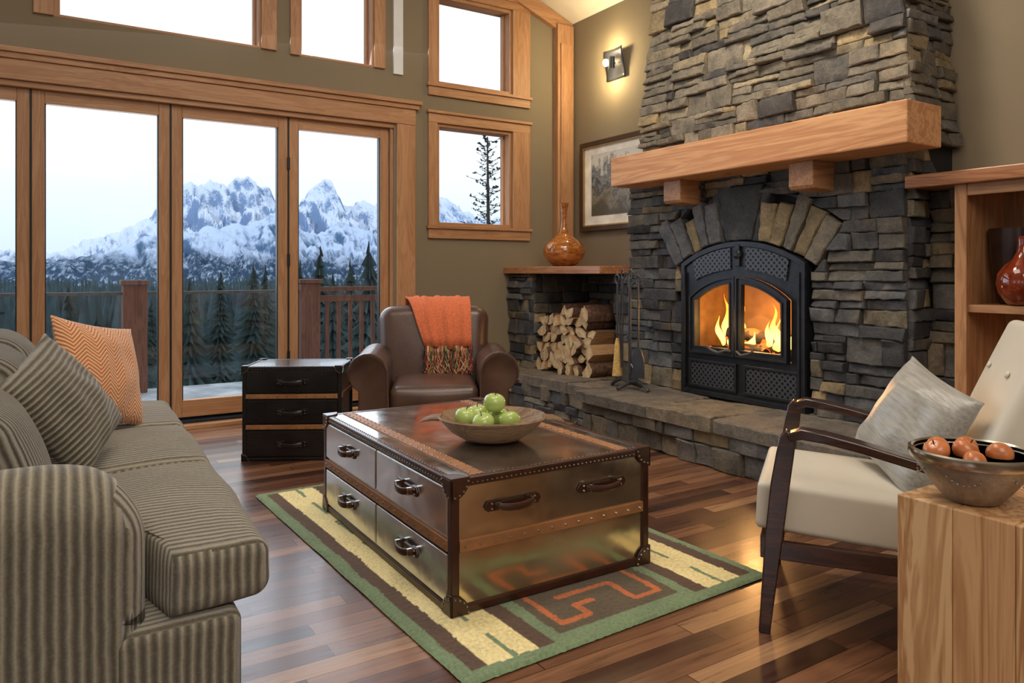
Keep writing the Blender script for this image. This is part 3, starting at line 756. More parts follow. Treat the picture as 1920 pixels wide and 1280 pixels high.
m = MT('warm_bulb'); m.P(Emission_Color=C('#ffe0a0'), Emission_Strength=30.0, Base_Color=C('#fff0d0'))
b = B(); b.ball((-.10, 0.045, .01), .028, seg=12, sc=(1, 1, 1.3)); obj(b, 'bulb', m.m, scn)

# ---------------------------------------------------------------- firewood
log_meshes = []
for k in range(8):
    n = random.choice([3, 3, 4]); L = random.uniform(.36, .42); pts = []
    R = random.uniform(.058, .078)
    if n == 3:
        span = radians(random.uniform(70, 110)); R *= 1.25
        pts = [(0, 0)]+[(R*cos(span*i/5), R*sin(span*i/5)) for i in range(6)]
    else:
        span = radians(170); pts = [(R*cos(span*i/9), R*sin(span*i/9)*.95) for i in range(10)]
        pts = [(R*1.0, -R*.15)]+pts+[(-R*.9, -R*.2)]
    cx = sum(p[0] for p in pts)/len(pts); cy = sum(p[1] for p in pts)/len(pts)
    pts = [(p[0]-cx+random.uniform(-.003, .003), p[1]-cy+random.uniform(-.003, .003)) for p in pts]
    N = len(pts); vs = []
    b = B()
    for j in range(5):
        x = L*j/4
        for p in pts: vs.append((x+(random.uniform(-.006, .006) if j in (0, 4) else 0), p[0]*(1+random.uniform(-.05, .05)), p[1]*(1+random.uniform(-.05, .05))))
    b.add(vs, [tuple(range(N))], None, 0)
    for j in range(4):
        for i in range(N):
            q = (i+1) % N; flat = (n == 3 and (i == 0 or q == 0)) or (n == 4 and (q == 0 or i == N-1))
            b.f.append([j*N+i, j*N+q, (j+1)*N+q, (j+1)*N+i]); b.c.append(None); b.m.append(2 if flat else 1)
    b.f.append([4*N+i for i in range(N)]); b.c.append(None); b.m.append(0)
    log_meshes.append(b)
base_objs = [None]*8
for r in range(7):
    nn = [9, 9, 9, 9, 8, 7, 5][r]
    for i in range(nn):
        k = random.randrange(8)
        y = 4.86+(.05 if r % 2 else 0)+i*.096+random.uniform(-.01, .01)+(0.0 if r < 5 else .03)
        z = .365+r*.081+random.uniform(-.008, .008)-(.02 if i == nn-1 else 0)
        x = 3.84+random.uniform(-.045, .03)
        if y > 5.66: continue
        if base_objs[k] is None:
            o = obj(log_meshes[k], 'firewood_log', [logend, bark, split], None, True, ang=30)
            o['label'] = 'split firewood log with pale cut end in stacked pile'; o['category'] = 'firewood'; o['group'] = 'stacked split firewood in the stone niche'
            base_objs[k] = o
        else:
            o = base_objs[k].copy(); COL.objects.link(o)
        o.location = (x, y, z); o.rotation_euler = (random.uniform(0, 6.28), random.uniform(-.04, .04), random.uniform(-.06, .06))

# fire tools
ft = empty('fireplace_tool_set', (3.74, 4.26, .312), 0, 'black wrought iron fireplace tool stand with hanging tools', 'fireplace tools')
b = B(); b.tube([(0, 0, .03), (0, 0, .5), (0, 0, .86)], .011)
b.tube([(0, -.21, 0.010), (0, -.17, .04), (0, -.09, .07), (0, 0, .05), (0, .09, .07), (0, .17, .04), (0, .21, 0.010)], .014)
b.tube([(-.12, 0, .010), (-.06, 0, .03), (0, 0, .05), (.06, 0, .03), (.12, 0, .010)], .014)
b.tube([(0, -.13, .78), (0, -.08, .81), (0, 0, .80), (0, .08, .81), (0, .13, .78)], .010)
obj(b, 'stand', tooli, ft)
def loop(b, y, z): b.tube([(-.02, y+.024*sin(a), z+.035+.035*cos(a)) for a in [2*pi*i/10+pi for i in range(11)]], .007, 6)
b = B(); b.tube([(-.02, .12, .80), (-.02, .12, .36)], .008, 6); loop(b, .12, .80); obj(b, 'broom_handle', tooli, ft)
b = B(); b.tube([(-.02, .12, .38), (-.02, .12, .33), (-.02, .12, .20), (-.02, .12, .09)], [.012, .024, .036, .048], 12, fx=.6); obj(b, 'broom', straw, ft, label='straw hearth brush head')
b = B(); b.tube([(-.02, -.12, .80), (-.02, -.12, .30)], .008, 6); loop(b, -.12, .80)
b.prism([(-.185, .10), (-.055, .10), (-.055, .24), (-.09, .32), (-.15, .32), (-.185, .24)], 'yz', -.028, -.018); obj(b, 'shovel', tooli, ft)
b = B(); b.tube([(-.03, -.04, .84), (-.03, -.045, .12)], .008, 6); b.tube([(-.03, -.045, .2), (-.03, -.07, .17), (-.03, -.08, .13)], .006, 6); loop(b, -.04, .84); obj(b, 'poker', tooli, ft)
b = B(); b.tube([(-.03, .045, .84), (-.03, .05, .16)], .008, 6); b.tube([(-.03, .055, .84), (-.03, .08, .5), (-.03, .06, .16)], .007, 6); loop(b, .05, .84); obj(b, 'tongs', tooli, ft)

# ---------------------------------------------------------------- trunks
def rivet(b, p, r=.006): b.ball(p, r, seg=6, rings=4)
def handle(parent, loc, rotz, L=.17, lm=None):
    lm = lm or dleather
    b = B()
    for s in (-1, 1):
        pts = [(s*L*.5, 0)]+[(s*(L*.5-.012), .018), (s*L*.22, .018), (s*L*.22, -.018), (s*(L*.5-.012), -.018)]
        b.prism(pts, 'xz', -.006, 0)
    b.box(-L*.24, L*.24, -.004, 0, -.010, .010)
    b.tube([(-L*.33, -.008, 0), (-L*.29, -.026, 0), (-L*.15, -.036, -.004), (0, -.038, -.006), (L*.15, -.036, -.004), (L*.29, -.026, 0), (L*.33, -.008, 0)], .011, 8, fy=1.25, fx=.6)
    h = obj(b, 'handle', lm, parent, True, .001, loc, (0, 0, rotz))
    for s in (-1, 1):
        b = B()
        for z in (-.009, .009): rivet(b, (s*L*.38, -.007, z), .0048)
        b.box(s*L*.29-.005, s*L*.29+.005, -.03, -.005, -.014, .014)
        obj(b, 'stud', steel, h)
    return h
def trunk(name, loc, rotz, hx, hy, H, label, cat, panel, topm, straps_z, edge=.03, corner=.075, topstraps=True, trimm=None, sw=.02):
    trimm = trimm or dleather
    T = empty(name, loc, rotz, label, cat)
    b = B().box(-hx+.008, hx-.008, -hy+.008, hy-.008, .012, H-.008); obj(b, 'body', panel, T, False, .004)
    b = B().box(-hx+.02, hx-.02, -hy+.02, hy-.02, H-.008, H-.002); obj(b, 'top', topm, T, False)
    e = edge; b = B(); t = .002
    for z0, z1 in ((0, e), (H-e, H)):
        b.box(-hx-t, hx+t, -hy-t, -hy+e, z0, z1); b.box(-hx-t, hx+t, hy-e, hy+t, z0, z1); b.box(-hx-t, -hx+e, -hy+e, hy-e, z0, z1); b.box(hx-e, hx+t, -hy+e, hy-e, z0, z1)
    for sx in (-1, 1):
        for sy in (-1, 1):
            b.box(min(sx*(hx+t), sx*(hx-e)), max(sx*(hx+t), sx*(hx-e)), min(sy*(hy+t), sy*(hy-e)), max(sy*(hy+t), sy*(hy-e)), e, H-e)
    obj(b, 'leather_trim', trimm, T, False, .005)
    for sx in (-1, 1):
        for sy in (-1, 1):
            for tz in (0, 1):
                b = B(); c = corner; q = .007; n = 8
                P2 = [(0, 0)]+[(c*cos(pi/2*i/n), c*sin(pi/2*i/n)) for i in range(n+1)]
                zz = H if tz else 0; sz = -1 if tz else 1
                fx, fy = sx*hx, sy*hy
                b.prism([(fx-sx*p[0]+sx*q, zz+sz*p[1]) for p in P2], 'xz', fy-sy*.002, fy+sy*q)
                b.prism([(fy-sy*p[0]+sy*q, zz+sz*p[1]) for p in P2], 'yz', fx-sx*.002, fx+sx*q)
                if tz: b.prism([(fx-sx*p[0]+sx*q, fy-sy*p[1]+sy*q) for p in P2], 'xy', H-.002, H+.006)
                obj(b, 'corner_guard', trimm, T, False, .003)
    rv = B()
    for sx in (-1, 1):
        for sy in (-1, 1):
            for zz, sz in ((0, 1), (H, -1)):
                for k in range(5):
                    a = radians(8+74*k/4); r = corner*.82
                    rivet(rv, (sx*(hx-r*cos(a)), sy*(hy+.008), zz+sz*r*sin(a)), .0042); rivet(rv, (sx*(hx+.008), sy*(hy-r*cos(a)), zz+sz*r*sin(a)), .0042)
    st = B()
    for z in straps_z:
        st.box(-hx+e, hx-e, -hy-.004, -hy+.01, z-sw, z+sw); st.box(-hx-.004, -hx+.01, -hy+e, hy-e, z-sw, z+sw)
        st.box(-hx+e, hx-e, hy-.01, hy+.004, z-sw, z+sw); st.box(hx-.01, hx+.004, -hy+e, hy-e, z-sw, z+sw)
        n = int(2*hx/.062)
        for i in range(n):
            x = -hx+e+.02+(2*hx-2*e-.04)*i/(n-1); rivet(rv, (x, -hy-.005, z), .0055)
        n = int(2*hy/.062)
        for i in range(n):
            y = -hy+e+.02+(2*hy-2*e-.04)*i/(n-1); rivet(rv, (-hx-.005, y, z), .0055)
    if topstraps:
        for sx in (-1, 1):
            x = sx*(hx-.115); st.box(x-.027, x+.027, -hy+e-.005, hy-e+.005, H-.004, H+.003)
            n = int(2*hy/.05)
            for i in range(n):
                y = -hy+e+.02+(2*hy-2*e-.04)*i/(n-1)
                for d in (-.018, .018): rivet(rv, (x+d, y, H+.003), .0045)
    n = int(2*hx/.022)
    for i in range(n):
        x = -hx+.06+(2*hx-.12)*i/(n-1); rivet(rv, (x, -hy+.018, H+.001), .0032); rivet(rv, (x, -hy-.003, H-.018), .0032)
    n = int(2*hy/.025)
    for i in range(n):
        y = -hy+.06+(2*hy-.12)*i/(n-1); rivet(rv, (-hx+.018, y, H+.001), .0032); rivet(rv, (-hx-.003, y, H-.018), .0032)
    obj(st, 'leather_strap', tan_m, T, False, .002)
    obj(rv, 'stud', steel, T, kind='stuff', label='rows of small nickel studs')
    return T
T = trunk('trunk_coffee_table', (1.62, 2.935, .016), 0, .45, .69, .47, 'studded polished metal and leather steamer trunk coffee table', 'coffee table', metal, ttop, [.235])
for (z0, z1) in ((.265, .435), (.036, .205)):
    for (y0, y1) in ((-.655, -.005), (.005, .655)):
        b = B().box(-.449, -.446, y0, y1, z0, z1); b.box(-.4515, -.446, y0+.004, y1-.004, z0+.004, z1-.004)
        d = obj(b, 'drawer', silver, T, False, .002)
        handle(d, (-.452, (y0+y1)/2, (z0+z1)/2+.01), -pi/2, .19)
for x in (-.20, .21): handle(T, (x, -.686, .355), 0, .24)
ang = radians(-29.5)
ux, uy = cos(ang), sin(ang)
cx0 = 1.04+ux*.31-uy*.21; cy0 = 4.86+uy*.31+ux*.21
T2 = trunk('trunk_side_chest', (cx0, cy0, .0), ang, .31, .21, .60, 'small black leather three-drawer trunk chest with tan straps', 'chest', croc, croc, [.215, .41], edge=.022, corner=.05, topstraps=False, trimm=bleather, sw=.014)
for z0, z1 in ((.03, .19), (.24, .385), (.435, .575)):
    b = B().box(-.285, .285, -.213, -.2, z0, z1); d = obj(b, 'drawer', croc, T2, False, .003)
    handle(d, (0, -.213, (z0+z1)/2), 0, .22, bleather)

# bowl + apples on trunk
b = B(); pr = [(.09, 0), (.12, .004), (.18, .04), (.215, .08), (.235, .098), (.228, .104), (.20, .082), (.16, .045), (.09, .022), (.0005, .02)]
b.lathe(pr, 48, sy=.92)
for s in (-1, 1):
    b.tube([(s*.215, 0, .092), (s*.26, 0, .090), (s*.29, 0, .082), (s*.305, 0, .074)], [.05, .045, .03, .012], 12, up=(0, 0, 1), fx=1, fy=.25)
TOP = .016+.47+.004
obj(b, 'wooden_bowl', bowlw, None, loc=(1.60, 2.70, TOP), rot=(0, 0, radians(-32)), label='round weathered wooden dough bowl with two handles', cat='bowl')
def apple_mesh(r):
    pr = []
    for i in range(15):
        t = pi*i/14
        z = -cos(t)*r*.9
        if i > 10: z -= r*.16*((i-10)/4)**2
        if i < 3: z += r*.08*((3-i)/3)
        rr = r*sin(t)*(1.0+.08*(-cos(t)))
        pr.append((max(rr, .0004), z))
    return B().lathe(pr, 28)
base = None
R = .0475
for i, (dx, dy, dz, tilt) in enumerate([(-.115, .035, .085, .2), (-.035, -.055, .078, -.3), (.075, -.045, .084, .4), (.03, .06, .078, .1), (-.065, .09, .087, .2), (.01, .005, .152, .15)]):
    if base is None:
        base = empty('green_apple', (0, 0, 0), 0, 'shiny green apple piled in the wooden bowl', 'apple', 'green apples in the bowl')
        obj(apple_mesh(R), 'fruit_body', apple_m, base)
        b = B().tube([(0, 0, R*.68), (.002, 0, R*.9), (.005, 0, R*1.12)], .0022, 6); obj(b, 'stem', stem_m, base); a = base
    else: a = copy_thing(base)
    ca, sa = cos(radians(-32)), sin(radians(-32))
    a.location = (1.60+dx*ca-dy*sa, 2.70+dx*sa+dy*ca, TOP+dz); a.rotation_euler = (tilt, tilt*.6-.1, i*1.3)

# ---------------------------------------------------------------- club chair
CH = empty('leather_club_chair', (2.32, 4.72, 0), radians(-26), 'brown leather club chair with rolled arms', 'armchair')
b = B(); b.rbox((0, .0, .21), (.42, .40, .10), .03); obj(b, 'base', leather, CH)
b = B(); b.rbox((0, -.13, .37), (.29, .33, .085), .05, 4, 8, (.0, .02, .03)); obj(b, 'seat_cushion', leather, CH, sub=1)
Mb = Matrix.Translation((0, .30, .60)) @ Matrix.Rotation(radians(-11), 4, 'X')
def bk(q): return (q.x*(1+.03*max(0, q.z/.34)), q.y, q.z-.03*(q.x/.41)**2*(1 if q.z > 0 else 0))
b = B(); b.rbox((0, 0, 0), (.40, .12, .36), .095, 5, 10, (.0, .035, .0), M=Mb, fn=bk); obj(b, 'backrest', leather, CH, sub=1)
for s in (-1, 1):
    b = B(); pts = [(.29, .12), (.49, .12)]
    for i in range(17):
        a = radians(-62+(250)*i/16); pts.append((.425+.125*cos(a), .545+.125*sin(a)))
    pp = [(s*p[0], p[1]) for p in pts]
    n = len(pp); vs = []; fs = []
    st = [(-.45, .88), (-.465, .95), (-.462, 1.03), (-.445, 1.045), (-.43, 1.03), (-.42, 1.0), (-.1, 1.0), (.3, 1.0), (.36, .96)]
    c0 = (s*.42, .44)
    for y, k in st:
        for p in pp: vs.append((c0[0]+(p[0]-c0[0])*k, y, c0[1]+(p[1]-c0[1])*k if p[1] > .3 else p[1]))
    for j in range(len(st)-1):
        for i in range(n): fs.append((j*n+i, j*n+(i+1) % n, (j+1)*n+(i+1) % n, (j+1)*n+i))
    fs.append(tuple(range(n))); fs.append(tuple((len(st)-1)*n+i for i in range(n)))
    b.add(vs, fs); obj(b, 'arm', leather, CH, ang=60)
for sx in (-1, 1):
    for y in (-.36, .36):
        b = B().lathe([(.022, 0), (.03, .1), (.03, .125)], 12, sx*.37, y, 0); obj(b, 'foot', darkw, CH)
TH = empty('throw_blanket', (2.32, 4.72, 0), radians(-26), 'orange wool throw with multicolour fringe draped over the chair back', 'blanket')
path = [(.545, .60), (.53, .75), (.515, .88), (.485, .955), (.44, .99), (.37, 1.0), (.30, .985), (.235, .95), (.185, .88), (.16, .80), (.14, .73), (.125, .65)]
b = B(); nu = 30; vs = []; fs = []
for j, (y, z) in enumerate(path):
    f = j/(len(path)-1); xl = -.22+.15*max(0, (f-.45)/.55); xr = .27
    for i in range(nu+1):
        t = i/nu; w = sin(t*19+j*.35)*.009+sin(t*41+2+j*.2)*.005
        vs.append((xl+(xr-xl)*t, y-w-(.014 if j > 6 else -.004), z+(abs(w) if 3 < j < 8 else 0)+(.01*sin(t*9) if j == 11 else 0)))
for j in range(len(path)-1):
    for i in range(nu): fs.append((j*(nu+1)+i, j*(nu+1)+i+1, (j+1)*(nu+1)+i+1, (j+1)*(nu+1)+i))
b.add(vs, fs); o = obj(b, 'throw_cloth', orangew, TH); so = o.modifiers.new('s', 'SOLIDIFY'); so.thickness = .012; so.offset = 1
cols = ['#c4603a', '#3a2a22', '#8a8a55', '#d8b48a', '#8e3340', '#5a4a3a', '#c98a6a', '#6a6a4a']
frm = [simple('fringe_%d' % i, c, .95) for i, c in enumerate(cols)]
b = B()
for i in range(110):
    t = i/109; x = -.075+.345*t+random.uniform(-.006, .006); y0 = .110-.01*sin(t*19); L = random.uniform(.17, .24)
    pts = [(x, y0, .665)]; ph = random.uniform(0, 6)
    for k in range(1, 8):
        f = k/7; pts.append((x+.016*sin(k*1.6+ph)*f+random.uniform(-.004, .004), y0-.012-.04*f*f-random.uniform(0, .014), .66-L*f))
    b.tube(pts, .0038, 5, mi=random.randrange(8))
obj(b, 'fringe', frm, TH, kind='stuff', label='multicolour yarn fringe')

# ---------------------------------------------------------------- sofa
SF = empty('corduroy_sofa', (0, 3.15, 0), 0, 'taupe wide-wale corduroy sofa with loose cushions', 'sofa')
def sobj(b, name, mats, **k):
    o = obj(b, name, mats, None, **k); o.parent = SF; o.matrix_parent_inverse = Matrix.Translation((0, -3.15, 0)); return o
b = B(); b.rbox((-.01, 3.17, .175), (.43, 1.22, .165), .03, 3, 16); sobj(b, 'base', cord, cord='seat')
for (ya, yb) in ((1.97, 2.94), (2.965, 3.71), (3.735, 4.42)):
    near = ya < 2; far = yb > 4.3
    cy = (ya+yb)/2; hy = (yb-ya)/2
    b = B(); b.rbox((.105, cy, .425), (.395, hy, .078), .045, 5, 14, (.014, .0, .036), nz=.010)
    for i, p in enumerate(b.v):
        x, y, z = p
        if near and x < .235 and y < 2.21: b.v[i] = (x, 2.205+(y-1.945)*.02, z)
        if far and x < .235 and y > 4.14: b.v[i] = (x, 4.14-(4.42-y)*.02, z)
    b.v = [(x+.045*max(0, (y-2.1)/2)*(1 if x > .3 else 0), y, z-.012*math.exp(-((x-.1)**2)/.02)) for x, y, z in b.v]
    sobj(b, 'seat_cushion', cord, cord='seat', ang=180)
for y0, y1 in ((1.935, 2.195), (4.15, 4.42)):
    b = B()
    def af(q):
        z = q.z
        if q.x > .12: z -= 1.5*(q.x-.12)**2*(1 if q.z > 0 else 0)
        return (q.x, q.y, z)
    b.rbox((-.14, (y0+y1)/2, .37), (.345, (y1-y0)/2, .37), .125, 6, 12, (0, 0, 0), fn=af)
    sobj(b, 'arm', cord, cord='x', ang=180)
b = B(); b.rbox((-.44, 3.17, .41), (.12, 1.23, .41), .06, 4, 14); sobj(b, 'back', cord, cord='seat')
for (ya, yb, zc, tl) in ((2.2, 2.84, .61, -15), (2.85, 3.49, .68, -12), (3.5, 4.14, .69, -12)):
    Mx = Matrix.Translation((-.175, (ya+yb)/2, zc)) @ Matrix.Rotation(radians(tl), 4, 'Y')
    b = B(); b.rbox((0, 0, 0), (.125, (yb-ya)/2, .245), .10, 5, 10, (.06, 0, 0.02), M=Mx); sobj(b, 'back_cushion', cord3, cord='y', ang=180)

def pillow(b, w, h, T, n=26, wob=.006):
    vs = []; fs = []
    for s in (1, -1):
        for j in range(n+1):
            for i in range(n+1):
                x = -1+2*i/n; y = -1+2*j/n
                k = (max(0, 1-x*x)**.55)*(max(0, 1-y*y)**.55)
                px = x*(1-.07*(1-abs(y)**2)*abs(x)**2)*w; py = y*(1-.07*(1-abs(x)**2)*abs(y)**2)*h
                z = s*(T*k+.003)+noise.noise(Vector((x*2.2, y*2.2, s*3+w*10)))*wob*(k+.1)*3
                vs.append((px, py, z))
        o = 0 if s == 1 else (n+1)**2
        for j in range(n):
            for i in range(n): fs.append((o+j*(n+1)+i, o+j*(n+1)+i+1, o+(j+1)*(n+1)+i+1, o+(j+1)*(n+1)+i))
    N2 = (n+1)**2; ring = [i for i in range(n+1)]+[j*(n+1)+n for j in range(1, n+1)]+[n*(n+1)+i for i in range(n-1, -1, -1)]+[j*(n+1) for j in range(n-1, 0, -1)]
    for k in range(len(ring)): fs.append((ring[k], ring[(k+1) % len(ring)], N2+ring[(k+1) % len(ring)], N2+ring[k]))
    b.add(vs, fs)
def place(o, c, nrm, roll):
    n = Vector(nrm).normalized(); up = Vector((0, 0, 1)); y = (up-n*up.dot(n)).normalized(); x = y.cross(n)
    M = Matrix((x, y, n)).transposed().to_4x4() @ Matrix.Rotation(roll, 4, 'Z'); M.translation = Vector(c)
    o.matrix_world = M
b = B(); pillow(b, .235, .235, .085); o = obj(b, 'throw_pillow', herring, None, ang=180, label='orange and cream herringbone woven throw pillow on the sofa', cat='pillow'); place(o, (.19, 3.70, .755), (.72, -.62, .30), radians(-12))
b = B(); pillow(b, .215, .215, .09); o = obj(b, 'throw_pillow', cord2, None, ang=180, cord='y', label='taupe corduroy throw pillow leaning on the sofa back', cat='pillow'); place(o, (.045, 3.0, .735), (.72, -.45, .5), radians(22))

# ---------------------------------------------------------------- cream armchair
A = empty('cream_armchair', (2.331, 1.741, 0), radians(214.8), 'mid-century armchair with dark wood frame and cream cushions', 'armchair')
def flat_bar(b, pts, w, hs):
    n = len(pts); vs = []; fs = []
    for i, p in enumerate(pts):
        a = Vector(pts[max(i-1, 0)]); c = Vector(pts[min(i+1, n-1)]); t = (c-a).normalized(); nn = Vector((-t[1], t[0]))
        h = hs[i] if isinstance(hs, (list, tuple)) else hs; ww = w[i] if isinstance(w, (list, tuple)) else w
        for sx, sn in ((-1, -1), (1, -1), (1, 1), (-1, 1)): vs.append((sx*ww, p[0]+nn[0]*h*sn, p[1]+nn[1]*h*sn))
    for i in range(n-1):
        for k in range(4): fs.append((i*4+k, i*4+(k+1) % 4, (i+1)*4+(k+1) % 4, (i+1)*4+k))
    fs += [(3, 2, 1, 0), ((n-1)*4, (n-1)*4+1, (n-1)*4+2, (n-1)*4+3)]
    b.add(vs, fs)
for s in (-1, 1):
    X = s*.315
    b = B(); flat_bar(b, [(.0, .672), (-.012, .65), (-.02, .6), (-.035, .5), (-.055, .32), (-.085, .0)], [.022, .022, .022, .02, .02, .016], [.018, .026, .028, .03, .028, .018]); obj(b, 'front_leg', darkw, A, True, .004, (X, 0, 0))
    b = B(); flat_bar(b, [(-.012, .655), (.03, .672), (.10, .665), (.2, .645), (.32, .615), (.42, .59), (.52, .575)], [.024, .032, .036, .036, .034, .032, .028], [.014, .017, .016, .015, .015, .015, .014]); obj(b, 'armrest', darkw, A, True, .005, (X, 0, 0))
    b = B(); flat_bar(b, [(.50, .58), (.52, .42), (.56, .28), (.64, .0)], .018, [.02, .026, .026, .016]); obj(b, 'back_leg', darkw, A, True, .004, (X, 0, 0))
    b = B(); b.box(X-.014, X+.014, -.04, .56, .25, .31); obj(b, 'side_rail', darkw, A, False, .004)
b = B(); b.box(-.30, .30, -.10, -.06, .24, .315); obj(b, 'seat_rail', darkw, A, False, .004)
b = B(); b.box(-.3, .3, .5, .54, .24, .31); obj(b, 'seat_rail', darkw, A, False, .004)
Ms = Matrix.Translation((0, .21, .395)) @ Matrix.Rotation(radians(-3), 4, 'X')
b = B(); b.rbox((0, 0, 0), (.285, .325, .080), .02, 3, 10, (0, .0, .012), M=Ms); obj(b, 'seat_cushion', cream, A, sub=1)
Mb = Matrix.Translation((0, .65, .715)) @ Matrix.Rotation(radians(-23), 4, 'X')
b = B(); b.rbox((0, 0, 0), (.275, .06, .325), .03, 3, 10, (0, .02, 0), M=Mb); obj(b, 'back_cushion', cream, A, sub=1)
for x in (-.14, .14):
    b = B(); b.ball((x, -.078, .14), .012, M=Mb, seg=10, sc=(1, .5, 1)); obj(b, 'button', cream, A)
b = B(); b.rbox((0, .0, 0), (.24, .012, .30), .01, 2, 4, M=Matrix.Translation((0, .075, 0)) @ Mb); obj(b, 'back_frame', darkw, A)
b = B(); pillow(b, .225, .20, .085, wob=.009); o = obj(b, 'throw_pillow', silk, None, ang=180, label='shiny silver-grey silk pillow on the cream armchair', cat='pillow'); place(o, (2.55, 1.43, .665), (-.72, .38, .42), radians(-14))

# side block
ST = empty('wood_block_side_table', (2.09, .885, 0), 0, 'solid fir block side table with visible grain and knots', 'side table')
bw2 = wood('fir_block_warm', '#d9ab7b', '#a67145', 'z', .6, .5, knots=True, contrast=(.2, .72), band=.2)
for i in range(3):
    b = B().box(-.21, .21, -.209+.1395*i, -.209+.1395*(i+1)-.0008, 0, .62)
    obj(b, 'timber', blockw if i != 1 else bw2, ST, False, .004)
b = B(); pr = [(.05, 0), (.062, .004), (.085, .03), (.115, .07), (.136, .105), (.142, .125), (.137, .127), (.128, .105), (.10, .06), (.05, .02), (.0005, .018)]
b.lathe(pr, 48)
BW = empty('metal_bowl', (1.985, .958, .621), 0, 'hammered bronze bowl with silver rim on the block table', 'bowl')
obj(b, 'bowl_body', bronze, BW)
b = B(); b.lathe([(.134, .116), (.141, .104), (.146, .116), (.145, .128), (.138, .131), (.133, .127), (.134, .116)], 48); obj(b, 'rim', silverrim, BW)
b = B()
for i in range(64):
    a = 2*pi*i/64; b.ball((.122*cos(a), .122*sin(a), .078+.016*sin(a*5)), .0028, seg=6, rings=4)
obj(b, 'bead_band', bronze, BW)
base = None
for i, (dx, dy, dz) in enumerate([(-.075, .05, .125), (-.025, .005, .128), (.03, -.05, .122), (.05, .04, .118), (-.07, -.04, .112), (0, .085, .115)]):
    if base is None:
        base = empty('russet_fruit', (0, 0, 0), 0, 'small reddish-brown round fruit in the metal bowl', 'fruit', 'russet fruit in the metal bowl')
        obj(apple_mesh(.031), 'fruit_body', fruit_m, base)
        b = B().tube([(0, 0, .018), (.001, 0, .028), (.002, 0, .034)], .0016, 6); obj(b, 'stem', stem_m, base); a = base
    else: a = copy_thing(base)
    a.location = (1.985+dx, .958+dy, .621+dz); a.rotation_euler = (i*.5, i*.4-.6, i)

# ---------------------------------------------------------------- rug
RW, RL = 1.38, 2.2
NX, NY = 240, 380
sage, brown, crm, org, olive = C('#7a9069'), C('#5a3f2b'), C('#fbe9a8'), C('#c96c32'), C('#5c4d35')
def seg_d(px, py, a, c):
    ax, ay = a; bx, by = c; dx, dy = bx-ax, by-ay; t = max(0, min(1, ((px-ax)*dx+(py-ay)*dy)/(dx*dx+dy*dy))); return math.hypot(px-ax-t*dx, py-ay-t*dy)
polys = [[(.46, .46), (.46, .14), (.58, .14), (.58, .22), (.66, .22)], [(.92, .46), (.92, .14), (.80, .14), (.80, .30), (.56, .30)]]
def rugc(x, y):
    w = noise.noise(Vector((x*6, y*6, 0)))*.008+noise.noise(Vector((x*40, y*40, 3)))*.003
    xx = x+w; yy = y+noise.noise(Vector((x*6, y*6, 8)))*.006; e = min(xx, RW-xx)
    if yy < .05 or yy > RL-.05 or e < .05: return sage
    if e < .11: return brown
    if e < .295: return sage if abs(e-.205) < .009 and (int(yy*9) % 3 != 2) else crm
    if e < .36: return brown
    if e < .41: return sage
    y2 = min(yy, RL-yy)
    if y2 < .085: return sage
    for p in polys:
        for i in range(len(p)-1):
            if seg_d(xx, y2, p[i], p[i+1]) < .013: return org
    if .62 < y2 < .68 or abs(xx-.69) < .05 and y2 > .5: return sage
    return olive
vs = []; fs = []; cl = []
for j in range(NY+1):
    for i in range(NX+1):
        x = RW*i/NX; y = RL*j/NY; ed = min(x, RW-x, y, RL-y)
        z = .013*min(1, .35+ed/.012*.65)+noise.noise(Vector((x*60, y*60, 1)))*.0022
        wx = noise.noise(Vector((0, y*3, 4)))*.008*(1 if x < .1 or x > RW-.1 else 0)
        vs.append((x-RW/2+wx, y-RL/2, z)); c = rugc(x, y); k = 1+noise.noise(Vector((x*90, y*90, 7)))*.35+noise.noise(Vector((x*9, y*9, 2)))*.15
        cl += [c[0]*k, c[1]*k, c[2]*k, 1]
for j in range(NY):
    for i in range(NX): fs.append((j*(NX+1)+i, j*(NX+1)+i+1, (j+1)*(NX+1)+i+1, (j+1)*(NX+1)+i))
me = bpy.data.meshes.new('rug'); me.from_pydata(vs, [], fs); at_ = me.color_attributes.new('Col', 'FLOAT_COLOR', 'POINT'); at_.data.foreach_set('color', cl)
m = MT('rug_wool'); a_ = m.n('ShaderNodeAttribute', attribute_name='Col'); v = m.coord(); n1 = m.noise(v, 300, 2)
m.P(Base_Color=m.mix(.5, a_.outputs['Color'], m.ramp(n1, [(.3, (.75, .75, .75, 1)), (.7, (1.4, 1.4, 1.4, 1))]), 'MULTIPLY'), Roughness=.97, Sheen_Weight=.2); m.bump(n1, .8, .006)
me.materials.append(m.m); me.polygons.foreach_set('use_smooth', [True]*len(me.polygons))
rug = bpy.data.objects.new('area_rug', me); COL.objects.link(rug); rug.location = (1.665, 2.985, .001); rug.rotation_euler = (0, 0, radians(2.2))
rug['label'] = 'cream, brown and sage striped wool rug with orange motif'; rug['category'] = 'rug'

